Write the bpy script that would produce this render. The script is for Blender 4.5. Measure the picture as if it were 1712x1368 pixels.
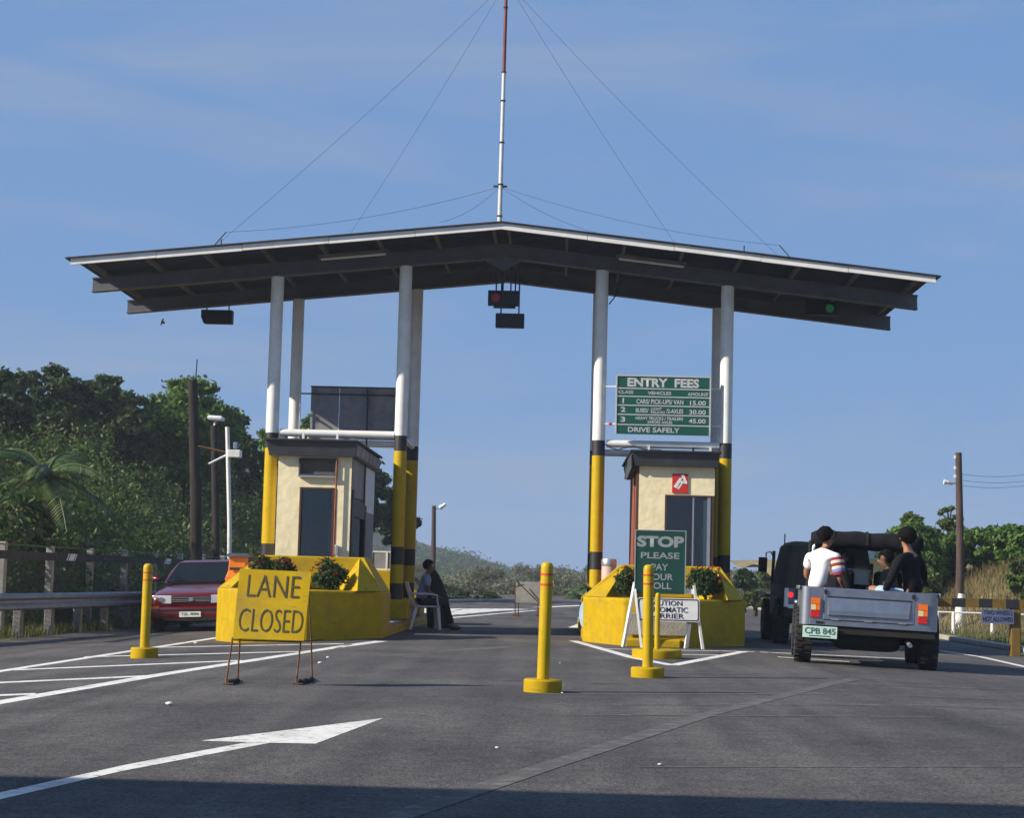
import bpy, bmesh, math, random
import numpy as np
from mathutils import Vector, Matrix
random.seed(7); RNG = np.random.default_rng(11)
PI = math.pi; rad = math.radians
for o in list(bpy.data.objects): bpy.data.objects.remove(o)
S = bpy.context.scene; C = S.collection

# ------------------------------------------------------------------ camera
F, CX, CY, CAMH = 3000.0, 856.0, 684.0, 1.0          # focal length in photo pixels, principal point, eye height
ROLL = rad(1.478)
PITCH, YAW = rad(5.3406), rad(1.6399)
fwd = Vector((-math.sin(YAW)*math.cos(PITCH), math.cos(YAW)*math.cos(PITCH), math.sin(PITCH)))
r0 = Vector((math.cos(YAW), math.sin(YAW), 0)); u0 = r0.cross(fwd)
RT = r0*math.cos(ROLL) + u0*math.sin(ROLL); UP = RT.cross(fwd)
cam = bpy.data.cameras.new('camera'); camo = bpy.data.objects.new('camera', cam); C.objects.link(camo)
cam.sensor_width = 36; cam.sensor_fit = 'HORIZONTAL'; cam.lens = F/1712*36
cam.clip_start = 0.1; cam.clip_end = 6000
camo.matrix_world = Matrix((( RT.x, UP.x, -fwd.x, 0), (RT.y, UP.y, -fwd.y, 0), (RT.z, UP.z, -fwd.z, CAMH), (0, 0, 0, 1)))
S.camera = camo

# ------------------------------------------------------------------ sky, sun, exposure
SUN_EL, SUN_BACK = rad(29), rad(21)                     # sun on the left, a little behind the camera
to_sun = Vector((-math.cos(SUN_BACK)*math.cos(SUN_EL), -math.sin(SUN_BACK)*math.cos(SUN_EL), math.sin(SUN_EL)))
wd = bpy.data.worlds.new('World'); S.world = wd; wd.use_nodes = True
nt = wd.node_tree; N = nt.nodes; L = nt.links
for n in list(N): N.remove(n)
out = N.new('ShaderNodeOutputWorld'); bg = N.new('ShaderNodeBackground'); sky = N.new('ShaderNodeTexSky')
sky.sky_type = 'NISHITA'; sky.sun_disc = False; sky.sun_elevation = SUN_EL; sky.sun_rotation = math.atan2(to_sun.x, to_sun.y) % (2*PI)
sky.altitude = 60; sky.air_density = 1.0; sky.dust_density = 0.15; sky.ozone_density = 4.0
bg.inputs['Strength'].default_value = 0.057
tc = N.new('ShaderNodeTexCoord'); sep = N.new('ShaderNodeSeparateXYZ'); L.new(tc.outputs['Generated'], sep.inputs[0])
mp = N.new('ShaderNodeMapping'); mp.inputs['Scale'].default_value = (1.6, 1.6, 9.0); L.new(tc.outputs['Generated'], mp.inputs['Vector'])
ns = N.new('ShaderNodeTexNoise'); ns.inputs['Scale'].default_value = 2.3; ns.inputs['Detail'].default_value = 6; ns.inputs['Roughness'].default_value = 0.55; ns.inputs['Distortion'].default_value = 0.5
L.new(mp.outputs[0], ns.inputs['Vector'])
cr = N.new('ShaderNodeValToRGB'); cr.color_ramp.elements[0].position = 0.45; cr.color_ramp.elements[0].color = (0, 0, 0, 1); cr.color_ramp.elements[1].position = 0.78; cr.color_ramp.elements[1].color = (1, 1, 1, 1)
L.new(ns.outputs['Fac'], cr.inputs[0])
mu = N.new('ShaderNodeMath'); mu.operation = 'MULTIPLY'; mu.inputs[1].default_value = 0.50; L.new(cr.outputs[0], mu.inputs[0])
mix = N.new('ShaderNodeMix'); mix.data_type = 'RGBA'; mix.inputs['B'].default_value = (4.3, 4.8, 5.9, 1)
tint = N.new('ShaderNodeMix'); tint.data_type = 'RGBA'; tint.blend_type = 'MULTIPLY'; tint.inputs['Factor'].default_value = 1.0; tint.inputs['B'].default_value = (1.0, 1.0, 1.0, 1)
haz = N.new('ShaderNodeMix'); haz.data_type = 'RGBA'; haz.inputs['Factor'].default_value = 0.84; haz.inputs['B'].default_value = (2.15, 3.95, 7.45, 1)   # even blue of the hazy morning air
L.new(sky.outputs[0], haz.inputs['A']); L.new(haz.outputs['Result'], tint.inputs['A']); L.new(tint.outputs['Result'], mix.inputs['A']); L.new(mu.outputs[0], mix.inputs['Factor'])
L.new(mix.outputs['Result'], bg.inputs['Color']); L.new(bg.outputs[0], out.inputs[0])
sl = bpy.data.lights.new('sun', 'SUN'); sl.energy = 5.0; sl.angle = rad(0.53); sl.color = (1.0, 0.90, 0.74)
slo = bpy.data.objects.new('sun', sl); C.objects.link(slo)
slo.rotation_euler = to_sun.to_track_quat('Z', 'Y').to_euler(); slo.location = (-40, -20, 40)
S.view_settings.view_transform = 'Standard'; S.view_settings.look = 'None'; S.view_settings.exposure = 0.62; S.view_settings.gamma = 1.0
S.view_settings.use_curve_mapping = False

# ------------------------------------------------------------------ photo pixel -> place
def gz(x):
    if x < 0: return -0.045*min(4.6, max(0.0, -x-2.9))
    return -0.035*min(4.6, max(0.0, x-2.9))
def ray(u, v): return fwd + RT*((u-CX)/F) - UP*((v-CY)/F)
def at(u, v, Y):
    d = ray(u, v); t = Y/d.y; return Vector((0, 0, CAMH)) + d*t
def gnd(u, v, dz=0.0):
    z = 0.0
    for _ in range(25):
        d = ray(u, v); t = (z-CAMH)/d.z; p = Vector((0, 0, CAMH)) + d*t; z = gz(p.x)
    p.z = z + dz
    return p

# ------------------------------------------------------------------ materials
MATS = {}
def mat(name, col, rough=0.6, metal=0.0, var=0.12, nscale=6.0, bump=0.0, bscale=40.0, spec=0.5, col2=None, coat=0.0, emit=None, estr=0.0, alpha=None, trans=0.0, stretch=None, edge=(0.35, 0.7)):
    if name in MATS: return MATS[name]
    m = bpy.data.materials.new(name); m.use_nodes = True; nt = m.node_tree; N = nt.nodes; L = nt.links
    b = N['Principled BSDF']; b.inputs['Roughness'].default_value = rough; b.inputs['Metallic'].default_value = metal
    b.inputs['Specular IOR Level'].default_value = spec; b.inputs['Coat Weight'].default_value = coat
    if coat: b.inputs['Coat Roughness'].default_value = 0.05
    tc = N.new('ShaderNodeTexCoord'); src = tc.outputs['Object']
    if stretch:
        mp = N.new('ShaderNodeMapping'); mp.inputs['Scale'].default_value = stretch; L.new(src, mp.inputs[0]); src = mp.outputs[0]
    n = N.new('ShaderNodeTexNoise'); n.inputs['Scale'].default_value = nscale; n.inputs['Detail'].default_value = 7; n.inputs['Roughness'].default_value = 0.62
    L.new(src, n.inputs['Vector'])
    r = N.new('ShaderNodeValToRGB'); r.color_ramp.elements[0].position = edge[0]; r.color_ramp.elements[1].position = edge[1]
    c2 = col2 if col2 else tuple(max(0, c*(1-2*var)) for c in col)
    r.color_ramp.elements[0].color = (*c2, 1); r.color_ramp.elements[1].color = (*col, 1)
    L.new(n.outputs['Fac'], r.inputs[0]); L.new(r.outputs[0], b.inputs['Base Color'])
    if rough < 0.95:
        mr = N.new('ShaderNodeMapRange'); mr.inputs['To Min'].default_value = min(1, rough*1.25+0.03); mr.inputs['To Max'].default_value = rough*0.85
        L.new(n.outputs['Fac'], mr.inputs[0]); L.new(mr.outputs[0], b.inputs['Roughness'])
    if bump:
        n2 = N.new('ShaderNodeTexNoise'); n2.inputs['Scale'].default_value = bscale; n2.inputs['Detail'].default_value = 5; L.new(src, n2.inputs['Vector'])
        bp = N.new('ShaderNodeBump'); bp.inputs['Strength'].default_value = bump; bp.inputs['Distance'].default_value = 0.02
        L.new(n2.outputs['Fac'], bp.inputs['Height']); L.new(bp.outputs[0], b.inputs['Normal'])
    if emit: b.inputs['Emission Color'].default_value = (*emit, 1); b.inputs['Emission Strength'].default_value = estr
    if trans: b.inputs['Transmission Weight'].default_value = trans
    MATS[name] = m; return m
def leafmat(name, cols, rough=0.55, tr=0.35):
    m = bpy.data.materials.new(name); m.use_nodes = True; nt = m.node_tree; N = nt.nodes; L = nt.links
    b = N['Principled BSDF']; b.inputs['Roughness'].default_value = rough; b.inputs['Specular IOR Level'].default_value = 0.3
    g = N.new('ShaderNodeNewGeometry'); r = N.new('ShaderNodeValToRGB'); e = r.color_ramp.elements
    e[0].color = (*cols[0], 1); e[1].color = (*cols[-1], 1)
    for i, c in enumerate(cols[1:-1]): x = e.new((i+1)/(len(cols)-1)); x.color = (*c, 1)
    L.new(g.outputs['Random Per Island'], r.inputs[0]); L.new(r.outputs[0], b.inputs['Base Color'])
    t = N.new('ShaderNodeBsdfTranslucent'); L.new(r.outputs[0], t.inputs[0])
    mx = N.new('ShaderNodeMixShader'); mx.inputs[0].default_value = tr; L.new(b.outputs[0], mx.inputs[1]); L.new(t.outputs[0], mx.inputs[2])
    L.new(mx.outputs[0], N['Material Output'].inputs[0]); MATS[name] = m; return m

# ------------------------------------------------------------------ mesh helpers
class MB:
    def __init__(s): s.v = []; s.f = []
    def add(s, vs, fs):
        k = len(s.v); s.v += [tuple(p) for p in vs]; s.f += [tuple(i+k for i in f) for f in fs]; return s
    def box(s, c, d, rot=None):
        x, y, z = d[0]/2, d[1]/2, d[2]/2
        vs = [Vector((a*x, b*y, e*z)) for e in (-1, 1) for b in (-1, 1) for a in (-1, 1)]
        if rot is not None: vs = [rot @ p for p in vs]
        c = Vector(c); vs = [p+c for p in vs]
        return s.add(vs, [(0, 2, 3, 1), (4, 5, 7, 6), (0, 1, 5, 4), (2, 6, 7, 3), (0, 4, 6, 2), (1, 3, 7, 5)])
    def bb(s, x0, x1, y0, y1, z0, z1): return s.box(((x0+x1)/2, (y0+y1)/2, (z0+z1)/2), (abs(x1-x0), abs(y1-y0), abs(z1-z0)))
    def cyl(s, p0, p1, r0, r1=None, n=16, cap=True):
        return s.tube([p0, p1], [r0, r0 if r1 is None else r1], n, cap)
    def tube(s, pts, rs, n=8, cap=True):
        pts = [Vector(p) for p in pts]
        if not hasattr(rs, '__len__'): rs = [rs]*len(pts)
        k = len(s.v); ref = None
        for i, p in enumerate(pts):
            d = (pts[min(i+1, len(pts)-1)]-pts[max(i-1, 0)]).normalized()
            if ref is None:
                ref = Vector((0, 0, 1)) if abs(d.z) < 0.9 else Vector((1, 0, 0))
            a = d.cross(ref).normalized(); b = d.cross(a).normalized(); ref = -b if False else ref
            for j in range(n):
                t = 2*PI*j/n; s.v.append(tuple(p + a*math.cos(t)*rs[i] + b*math.sin(t)*rs[i]))
        for i in range(len(pts)-1):
            for j in range(n):
                q = (j+1) % n; s.f.append((k+i*n+j, k+i*n+q, k+(i+1)*n+q, k+(i+1)*n+j))
        if cap:
            s.f.append(tuple(k+j for j in range(n))[::-1]); s.f.append(tuple(k+(len(pts)-1)*n+j for j in range(n)))
        return s
    def lathe(s, prof, c, n=24):
        k = len(s.v); c = Vector(c)
        for r, z in prof:
            for j in range(n):
                t = 2*PI*j/n; s.v.append((c.x+r*math.cos(t), c.y+r*math.sin(t), c.z+z))
        for i in range(len(prof)-1):
            for j in range(n):
                q = (j+1) % n; s.f.append((k+i*n+j, k+i*n+q, k+(i+1)*n+q, k+(i+1)*n+j))
        s.f.append(tuple(k+j for j in range(n))[::-1]); s.f.append(tuple(k+(len(prof)-1)*n+j for j in range(n)))
        return s
    def prism(s, poly, z0, z1):                     # plan polygon (counter-clockwise), between two heights
        n = len(poly); vs = [(x, y, z0) for x, y in poly] + [(x, y, z1) for x, y in poly]
        return s.add(vs, [tuple(range(n))[::-1], tuple(range(n, 2*n))] + [(i, (i+1) % n, n+(i+1) % n, n+i) for i in range(n)])
    def loft(s, rings, cap=True):                   # rings of equal point count
        k = len(s.v); n = len(rings[0])
        for r in rings: s.v += [tuple(p) for p in r]
        for i in range(len(rings)-1):
            for j in range(n):
                q = (j+1) % n; s.f.append((k+i*n+j, k+i*n+q, k+(i+1)*n+q, k+(i+1)*n+j))
        if cap: s.f.append(tuple(k+j for j in range(n))[::-1]); s.f.append(tuple(k+(len(rings)-1)*n+j for j in range(n)))
        return s
    def slab(s, q, th):                             # quad/polygon of 3-D points given a thickness (extruded away from its normal)
        q = [Vector(p) for p in q]; nrm = (q[1]-q[0]).cross(q[2]-q[0]).normalized(); n = len(q)
        vs = q + [p-nrm*th for p in q]
        return s.add(vs, [tuple(range(n)), tuple(range(n, 2*n))[::-1]] + [(i, n+i, n+(i+1) % n, (i+1) % n) for i in range(n)])
    def build(s, name, m, parent=None, bevel=0.0, smooth=False, fix=True):
        me = bpy.data.meshes.new(name); me.from_pydata(s.v, [], s.f); me.update()
        if fix:
            b = bmesh.new(); b.from_mesh(me); bmesh.ops.recalc_face_normals(b, faces=b.faces); b.to_mesh(me); b.free()
        if isinstance(m, str): m = MATS[m]
        me.materials.append(m); o = bpy.data.objects.new(name, me); C.objects.link(o)
        if parent is not None: setparent(o, parent)
        if bevel:
            md = o.modifiers.new('bevel', 'BEVEL'); md.width = bevel; md.segments = 2; md.limit_method = 'ANGLE'; md.angle_limit = rad(40)
        if smooth:
            for p in me.polygons: p.use_smooth = True
            if smooth != 'all': md = None; me.set_sharp_from_angle(angle=rad(38))
        return o
def rootmat(o):
    M = Matrix.Translation(o.location) @ o.rotation_euler.to_matrix().to_4x4()
    return M
LOCAL = set()
def setparent(o, p):
    q = p; 
    while q.parent is not None: q = q.parent
    o.parent = p
    if p is q and p.type == 'EMPTY' and p.name not in LOCAL: o.matrix_parent_inverse = rootmat(p).inverted()
def thing(name, loc, label, cat, group=None):
    o = bpy.data.objects.new(name, None); C.objects.link(o); o.location = loc; o.empty_display_size = 0.3
    tag(o, label, cat, group); return o
def tag(o, label=None, cat=None, group=None, kind=None):
    if label: o['label'] = label
    if cat: o['category'] = cat
    if group: o['group'] = group
    if kind: o['kind'] = kind
    return o
def copy_tree(o, parent=None):
    c = o.copy(); C.objects.link(c)
    if parent is not None: c.parent = parent
    for ch in list(o.children): copy_tree(ch, c)
    return c
def npmesh(name, verts, quads, m, parent=None, smooth=False):
    me = bpy.data.meshes.new(name); nv = len(verts); nf = len(quads)
    me.vertices.add(nv); me.vertices.foreach_set('co', np.asarray(verts, np.float32).ravel())
    k = quads.shape[1]; me.loops.add(nf*k); me.loops.foreach_set('vertex_index', quads.astype(np.int32).ravel())
    me.polygons.add(nf); me.polygons.foreach_set('loop_start', np.arange(0, nf*k, k, dtype=np.int32))
    me.update(calc_edges=True); me.validate()
    me.materials.append(MATS[m] if isinstance(m, str) else m); o = bpy.data.objects.new(name, me); C.objects.link(o)
    if parent is not None: setparent(o, parent)
    return o
def text_fit(s, o, ex, ez, x0, x1, z0, z1, m, parent, name='lettering', off=0.0, lift=0.004):
    """letters stretched to fill the box x0..x1, z0..z1 of the plane with origin o, axes ex, ez"""
    cu = bpy.data.curves.new('txt', 'FONT'); cu.body = s; cu.offset = off; cu.resolution_u = 3; cu.extrude = 0.0
    ob = bpy.data.objects.new('txt', cu); C.objects.link(ob); bpy.context.view_layer.update()
    me = bpy.data.meshes.new_from_object(ob.evaluated_get(bpy.context.evaluated_depsgraph_get()))
    bpy.data.objects.remove(ob)
    co = np.array([v.co[:] for v in me.vertices]); mn = co.min(0); mx_ = co.max(0)
    ex = Vector(ex).normalized(); ez = Vector(ez).normalized(); nn = ex.cross(ez); o = Vector(o)
    fx = (x1-x0)/(mx_[0]-mn[0]); fz = (z1-z0)/(mx_[1]-mn[1])
    for v in me.vertices:
        a = x0+(v.co.x-mn[0])*fx; b = z0+(v.co.y-mn[1])*fz; v.co = o+ex*a+ez*b+nn*lift
    me.materials.clear(); me.materials.append(MATS[m]); r = bpy.data.objects.new(name, me); C.objects.link(r)
    if parent is not None: setparent(r, parent)
    return r
def catenary(a, b, sag, n=14):
    a = Vector(a); b = Vector(b); return [a.lerp(b, i/n) - Vector((0, 0, sag*4*(i/n)*(1-i/n))) for i in range(n+1)]

# palette
mat('asphalt', (0.082, 0.078, 0.078), 0.9, 0, 0.16, 3.0, 0.5, 90, 0.3)
mat('paint_white', (0.70, 0.69, 0.66), 0.75, 0, 0.1, 9, 0.2, 120, 0.3, col2=(0.46, 0.45, 0.44), edge=(0.28, 0.5))
mat('paint_worn', (0.165, 0.160, 0.157), 0.9, 0, 0.1, 7, 0.2, 120, 0.3, col2=(0.088, 0.083, 0.082), edge=(0.48, 0.70))
mat('ground_dry', (0.24, 0.19, 0.115), 0.95, 0, 0.2, 0.8, 0.4, 15, 0.2, col2=(0.10, 0.105, 0.04))
mat('yellow', (0.45, 0.305, 0.004), 0.6, 0, 0.08, 5, 0.06, 30, 0.15, col2=(0.37, 0.24, 0.005))
mat('yellow_gloss', (0.48, 0.325, 0.004), 0.42, 0, 0.06, 9, 0.0, 30, 0.25)
mat('black_paint', (0.016, 0.016, 0.02), 0.5, 0, 0.1, 8)
mat('white_paint', (0.80, 0.80, 0.78), 0.4, 0, 0.06, 4, 0, 30, 0.5, col2=(0.66, 0.66, 0.64))
mat('grey_steel', (0.20, 0.20, 0.22), 0.6, 0.2, 0.12, 3)
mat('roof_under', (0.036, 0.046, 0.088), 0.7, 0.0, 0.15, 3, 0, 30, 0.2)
mat('beam_grey', (0.105, 0.115, 0.150), 0.6, 0.0, 0.12, 3)
mat('purlin_tan', (0.15, 0.142, 0.145), 0.7, 0, 0.12, 6)
mat('roof_edge', (0.02, 0.02, 0.03), 0.6)
mat('fascia', (0.80, 0.79, 0.77), 0.55, 0, 0.08, 3)
mat('concrete', (0.36, 0.34, 0.30), 0.9, 0, 0.14, 5, 0.4, 35, 0.3)
mat('concrete_dark', (0.21, 0.20, 0.185), 0.95, 0, 0.2, 6, 0.4, 35, 0.3)
mat('cream', (0.86, 0.77, 0.52), 0.5, 0, 0.06, 4, 0.75, 5, 0.4, col2=(0.74, 0.65, 0.42))
mat('dark_fascia', (0.045, 0.052, 0.07), 0.6, 0, 0.12, 4)
mat('panel_grey', (0.30, 0.30, 0.32), 0.6, 0, 0.15, 5, 0.1)
mat('rust_pipe', (0.30, 0.085, 0.04), 0.7, 0, 0.2, 12)
mat('brown_frame', (0.075, 0.028, 0.018), 0.5)
mat('glass_dark', (0.018, 0.02, 0.026), 0.06, 0, 0.05, 3, 0, 30, 0.6)
mat('louvre', (0.11, 0.105, 0.09), 0.6, 0, 0.2, 30)
mat('alu', (0.55, 0.56, 0.58), 0.35, 0.8, 0.08, 8)
mat('green_board', (0.006, 0.085, 0.062), 0.4, 0, 0.08, 6)
mat('green_board_shaded', (0.006, 0.055, 0.04), 0.4, 0, 0.08, 6)  # darker copy of the board green: the stop board's shade is in the colour
mat('silver_letter', (0.50, 0.52, 0.52), 0.5, 0, 0.06, 9)
mat('silver_letter_shaded', (0.26, 0.29, 0.30), 0.5, 0, 0.06, 9)  # letter silver darkened for the shade that the stop board stands in
mat('black_letter', (0.045, 0.04, 0.015), 0.6)
mat('red_paint', (0.55, 0.025, 0.02), 0.45, 0, 0.08, 9)
mat('sign_white', (0.72, 0.72, 0.72), 0.45, 0, 0.05, 8)
mat('orange_bin', (0.85, 0.22, 0.015), 0.45, 0, 0.08, 5)
mat('red_band', (0.60, 0.045, 0.02), 0.5, 0, 0.1, 20)
mat('rubber', (0.014, 0.014, 0.016), 0.85, 0, 0.1, 30, 0.2, 60)
mat('tread_grey', (0.03, 0.03, 0.032), 0.9, 0, 0.1, 30, 0.3, 60)
mat('car_red', (0.115, 0.006, 0.010), 0.28, 0.15, 0.05, 4, 0, 30, 0.5, coat=0.8)
mat('car_glass', (0.008, 0.011, 0.014), 0.08, 0, 0.04, 3, 0, 30, 0.10)
mat('chrome', (0.75, 0.75, 0.76), 0.15, 1.0, 0.03, 6)
mat('lamp_glass', (0.75, 0.77, 0.78), 0.1, 0.5, 0.05, 30)
mat('amber', (0.78, 0.17, 0.01), 0.25, 0, 0.12, 40)
mat('red_lens', (0.50, 0.02, 0.015), 0.2, 0, 0.12, 40)
mat('clear_lens', (0.70, 0.55, 0.30), 0.25, 0, 0.1, 40)
mat('brake_lit', (0.6, 0.02, 0.02), 0.3, emit=(1.0, 0.03, 0.02), estr=0.7)
mat('plate_white', (0.68, 0.70, 0.66), 0.5, 0, 0.05, 12)
mat('plate_green', (0.48, 0.66, 0.60), 0.5, 0, 0.05, 12)
mat('plate_ink', (0.04, 0.12, 0.10), 0.5)
mat('stainless', (0.37, 0.40, 0.47), 0.34, 0.85, 0.14, 4, 0.16, 5, 0.5, col2=(0.25, 0.28, 0.34))
mat('olive_dark', (0.035, 0.037, 0.030), 0.6, 0, 0.12, 4, 0.1, 20)
mat('canvas_black', (0.012, 0.012, 0.017), 0.9, 0, 0.2, 8, 0.5, 14, 0.15)
mat('canvas_olive', (0.050, 0.047, 0.038), 0.85, 0, 0.15, 6, 0.4, 10)
mat('under_black', (0.008, 0.008, 0.009), 0.9)
mat('skin', (0.30, 0.14, 0.08), 0.55, 0, 0.06, 9)
mat('skin_dark', (0.16, 0.075, 0.045), 0.55, 0, 0.06, 9)
mat('hair', (0.006, 0.005, 0.005), 0.8, 0, 0.1, 60, 0.5, 90, 0.08)
mat('shirt_white', (0.80, 0.79, 0.80), 0.85, 0, 0.04, 5, 0.5, 9)
mat('shirt_dark', (0.010, 0.010, 0.014), 0.9, 0, 0.1, 5, 0.8, 9, 0.1)
mat('shirt_brown', (0.055, 0.045, 0.038), 0.9, 0, 0.1, 5, 0.5, 9)
mat('shirt_blue', (0.28, 0.30, 0.42), 0.9, 0, 0.08, 5, 0.5, 9)
mat('maroon', (0.22, 0.018, 0.03), 0.85, 0, 0.08, 9)
mat('stripe_pale', (0.60, 0.56, 0.44), 0.85, 0, 0.08, 9)
mat('stripe_blue', (0.16, 0.20, 0.50), 0.85, 0, 0.08, 9)
mat('denim', (0.13, 0.20, 0.36), 0.9, 0, 0.12, 12, 0.4, 30)
mat('denim_pale', (0.36, 0.50, 0.64), 0.9, 0, 0.1, 14, 0.6, 18)
mat('trouser_navy', (0.011, 0.012, 0.02), 0.9, 0, 0.1, 8, 0.4, 12)
mat('plastic_white', (0.62, 0.63, 0.66), 0.4, 0, 0.05, 6)
mat('tarp_green', (0.016, 0.024, 0.016), 0.85, 0, 0.15, 5, 0.6, 6)
mat('wood_pole', (0.048, 0.040, 0.036), 0.95, 0, 0.25, 4, 0.5, 30, 0.2, stretch=(6, 6, 0.6))
mat('wood_pole_red', (0.105, 0.072, 0.062), 0.95, 0, 0.25, 4, 0.5, 30, 0.2, stretch=(6, 6, 0.6))
mat('bark', (0.085, 0.065, 0.048), 0.95, 0, 0.25, 5, 0.6, 20, 0.2)
mat('galv', (0.20, 0.25, 0.36), 0.55, 0.75, 0.12, 5, 0.05, 20)
mat('wire_grey', (0.14, 0.14, 0.14), 0.7, 0.3, 0.1, 10)
mat('cable', (0.03, 0.03, 0.04), 0.8)
mat('mast_white', (0.68, 0.68, 0.66), 0.5, 0, 0.1, 9)
mat('mast_red', (0.20, 0.045, 0.05), 0.6, 0, 0.2, 12)
mat('rust_leg', (0.20, 0.085, 0.03), 0.85, 0, 0.25, 25)
mat('sand_black', (0.018, 0.016, 0.014), 0.95)
mat('dark_rail', (0.03, 0.024, 0.026), 0.8, 0, 0.15, 5)
mat('pink_drum', (0.62, 0.44, 0.40), 0.5, 0, 0.12, 5)
mat('blue_sign', (0.10, 0.14, 0.26), 0.5, 0, 0.1, 9)
mat('blue_pale', (0.30, 0.42, 0.56), 0.5, 0, 0.1, 9)
mat('sign_ink', (0.018, 0.02, 0.05), 0.6)
mat('sign_back', (0.16, 0.15, 0.14), 0.8, 0, 0.15, 4)
mat('sig_black', (0.012, 0.013, 0.022), 0.6)
mat('sig_red', (0.20, 0.01, 0.02), 0.4, emit=(1, 0.05, 0.08), estr=0.02)
mat('sig_green', (0.008, 0.14, 0.06), 0.4, emit=(0.05, 1, 0.35), estr=0.03)
mat('boom_yellow_shaded', (0.17, 0.10, 0.012), 0.6, 0, 0.15, 9)  # barrier yellow darkened as if the canopy's shadow reached it
mat('hill_soil', (0.10, 0.085, 0.05), 0.95, 0, 0.2, 2, 0.3, 10, 0.2, col2=(0.05, 0.055, 0.025))
mat('bank_soil', (0.30, 0.23, 0.13), 0.95, 0, 0.2, 2, 0.3, 10, 0.2, col2=(0.15, 0.13, 0.06))
mat('far_hill', (0.030, 0.045, 0.035), 0.95, 0, 0.2, 0.05, 0.6, 0.6, 0.1)
mat('paper', (0.75, 0.75, 0.73), 0.7)
mat('bush_soil', (0.06, 0.04, 0.025), 0.95)
leafmat('leaf_mango', [(0.038, 0.090, 0.014), (0.065, 0.145, 0.020), (0.11, 0.20, 0.034), (0.16, 0.25, 0.045)])
leafmat('leaf_dark', [(0.016, 0.040, 0.012), (0.028, 0.062, 0.017), (0.045, 0.088, 0.025), (0.070, 0.105, 0.034)])
leafmat('leaf_scrub', [(0.035, 0.080, 0.013), (0.065, 0.135, 0.022), (0.105, 0.17, 0.034), (0.14, 0.125, 0.055), (0.060, 0.14, 0.018)])
leafmat('leaf_palm', [(0.050, 0.095, 0.022), (0.085, 0.135, 0.04), (0.19, 0.21, 0.10)], 0.4)
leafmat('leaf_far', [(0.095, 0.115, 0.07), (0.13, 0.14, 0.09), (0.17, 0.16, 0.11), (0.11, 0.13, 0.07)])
leafmat('leaf_bush', [(0.018, 0.045, 0.014), (0.030, 0.070, 0.020), (0.050, 0.095, 0.028)])
leafmat('petal', [(0.20, 0.012, 0.010), (0.28, 0.035, 0.016), (0.13, 0.012, 0.012)])
leafmat('straw', [(0.17, 0.135, 0.06), (0.27, 0.205, 0.10), (0.11, 0.13, 0.04), (0.20, 0.14, 0.07)], 0.8)
leafmat('grass', [(0.05, 0.09, 0.02), (0.10, 0.12, 0.035), (0.22, 0.18, 0.08)], 0.7)

def wear(name, col, scale, lo, hi, amt=1.0, stretch=None):
    """chips, scuffs and grime of their own irregular shape over a paint"""
    m = MATS[name]; N = m.node_tree.nodes; L = m.node_tree.links; b = N['Principled BSDF']; src = b.inputs['Base Color'].links[0].from_socket
    tc = N.new('ShaderNodeTexCoord'); v = tc.outputs['Object']
    if stretch: mp = N.new('ShaderNodeMapping'); mp.inputs['Scale'].default_value = stretch; L.new(v, mp.inputs[0]); v = mp.outputs[0]
    n = N.new('ShaderNodeTexNoise'); n.inputs['Scale'].default_value = scale; n.inputs['Detail'].default_value = 9; n.inputs['Roughness'].default_value = .68; L.new(v, n.inputs['Vector'])
    r = N.new('ShaderNodeMapRange'); r.inputs['From Min'].default_value = lo; r.inputs['From Max'].default_value = hi; r.inputs['To Max'].default_value = amt; L.new(n.outputs['Fac'], r.inputs[0])
    x = N.new('ShaderNodeMix'); x.data_type = 'RGBA'; L.new(r.outputs[0], x.inputs['Factor']); L.new(src, x.inputs['A']); x.inputs['B'].default_value = (*col, 1); L.new(x.outputs['Result'], b.inputs['Base Color'])
wear('yellow', (0.20, 0.15, 0.05), 2.2, .52, .72, .55); wear('yellow', (0.24, 0.22, 0.18), 9, .64, .68, .8); wear('yellow', (0.05, 0.045, 0.03), 3.5, .60, .70, .6, (1, 1, 4))
wear('yellow_gloss', (0.20, 0.14, 0.03), 5, .58, .75, .5); wear('yellow_gloss', (0.12, 0.10, 0.08), 16, .68, .72, .7)
wear('white_paint', (0.42, 0.38, 0.32), 3, .56, .74, .5, (1, 1, .25)); wear('fascia', (0.30, 0.24, 0.18), 4, .58, .74, .6, (1, 1, 3))
wear('paint_white', (0.12, 0.115, 0.11), 10, .56, .64, .85); wear('paint_white', (0.30, 0.29, 0.28), 1.6, .52, .70, .7)
wear('cream', (0.40, 0.30, 0.17), 3.5, .60, .78, .6, (1, 1, .35)); wear('concrete', (0.16, 0.15, 0.13), 3, .54, .72, .6)
wear('stainless', (0.26, 0.25, 0.24), 3, .52, .74, .5); wear('galv', (0.20, 0.18, 0.16), 4, .55, .74, .6); wear('beam_grey', (0.10, 0.06, 0.04), 5, .60, .72, .6)
wear('panel_grey', (0.16, 0.15, 0.14), 3, .52, .7, .6, (1, 1, .3)); wear('dark_fascia', (0.09, 0.09, 0.095), 3, .5, .7, .6)
mg = bpy.data.materials.new('clear_glass'); mg.use_nodes = True; MATS['clear_glass'] = mg; _n = mg.node_tree.nodes; _l = mg.node_tree.links
_t = _n.new('ShaderNodeBsdfTransparent'); _t.inputs[0].default_value = (.55, .60, .60, 1); _g = _n.new('ShaderNodeBsdfGlossy'); _g.inputs['Roughness'].default_value = .05; _m = _n.new('ShaderNodeMixShader'); _m.inputs[0].default_value = .08
_l.new(_t.outputs[0], _m.inputs[1]); _l.new(_g.outputs[0], _m.inputs[2]); _l.new(_m.outputs[0], _n['Material Output'].inputs[0])
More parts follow.
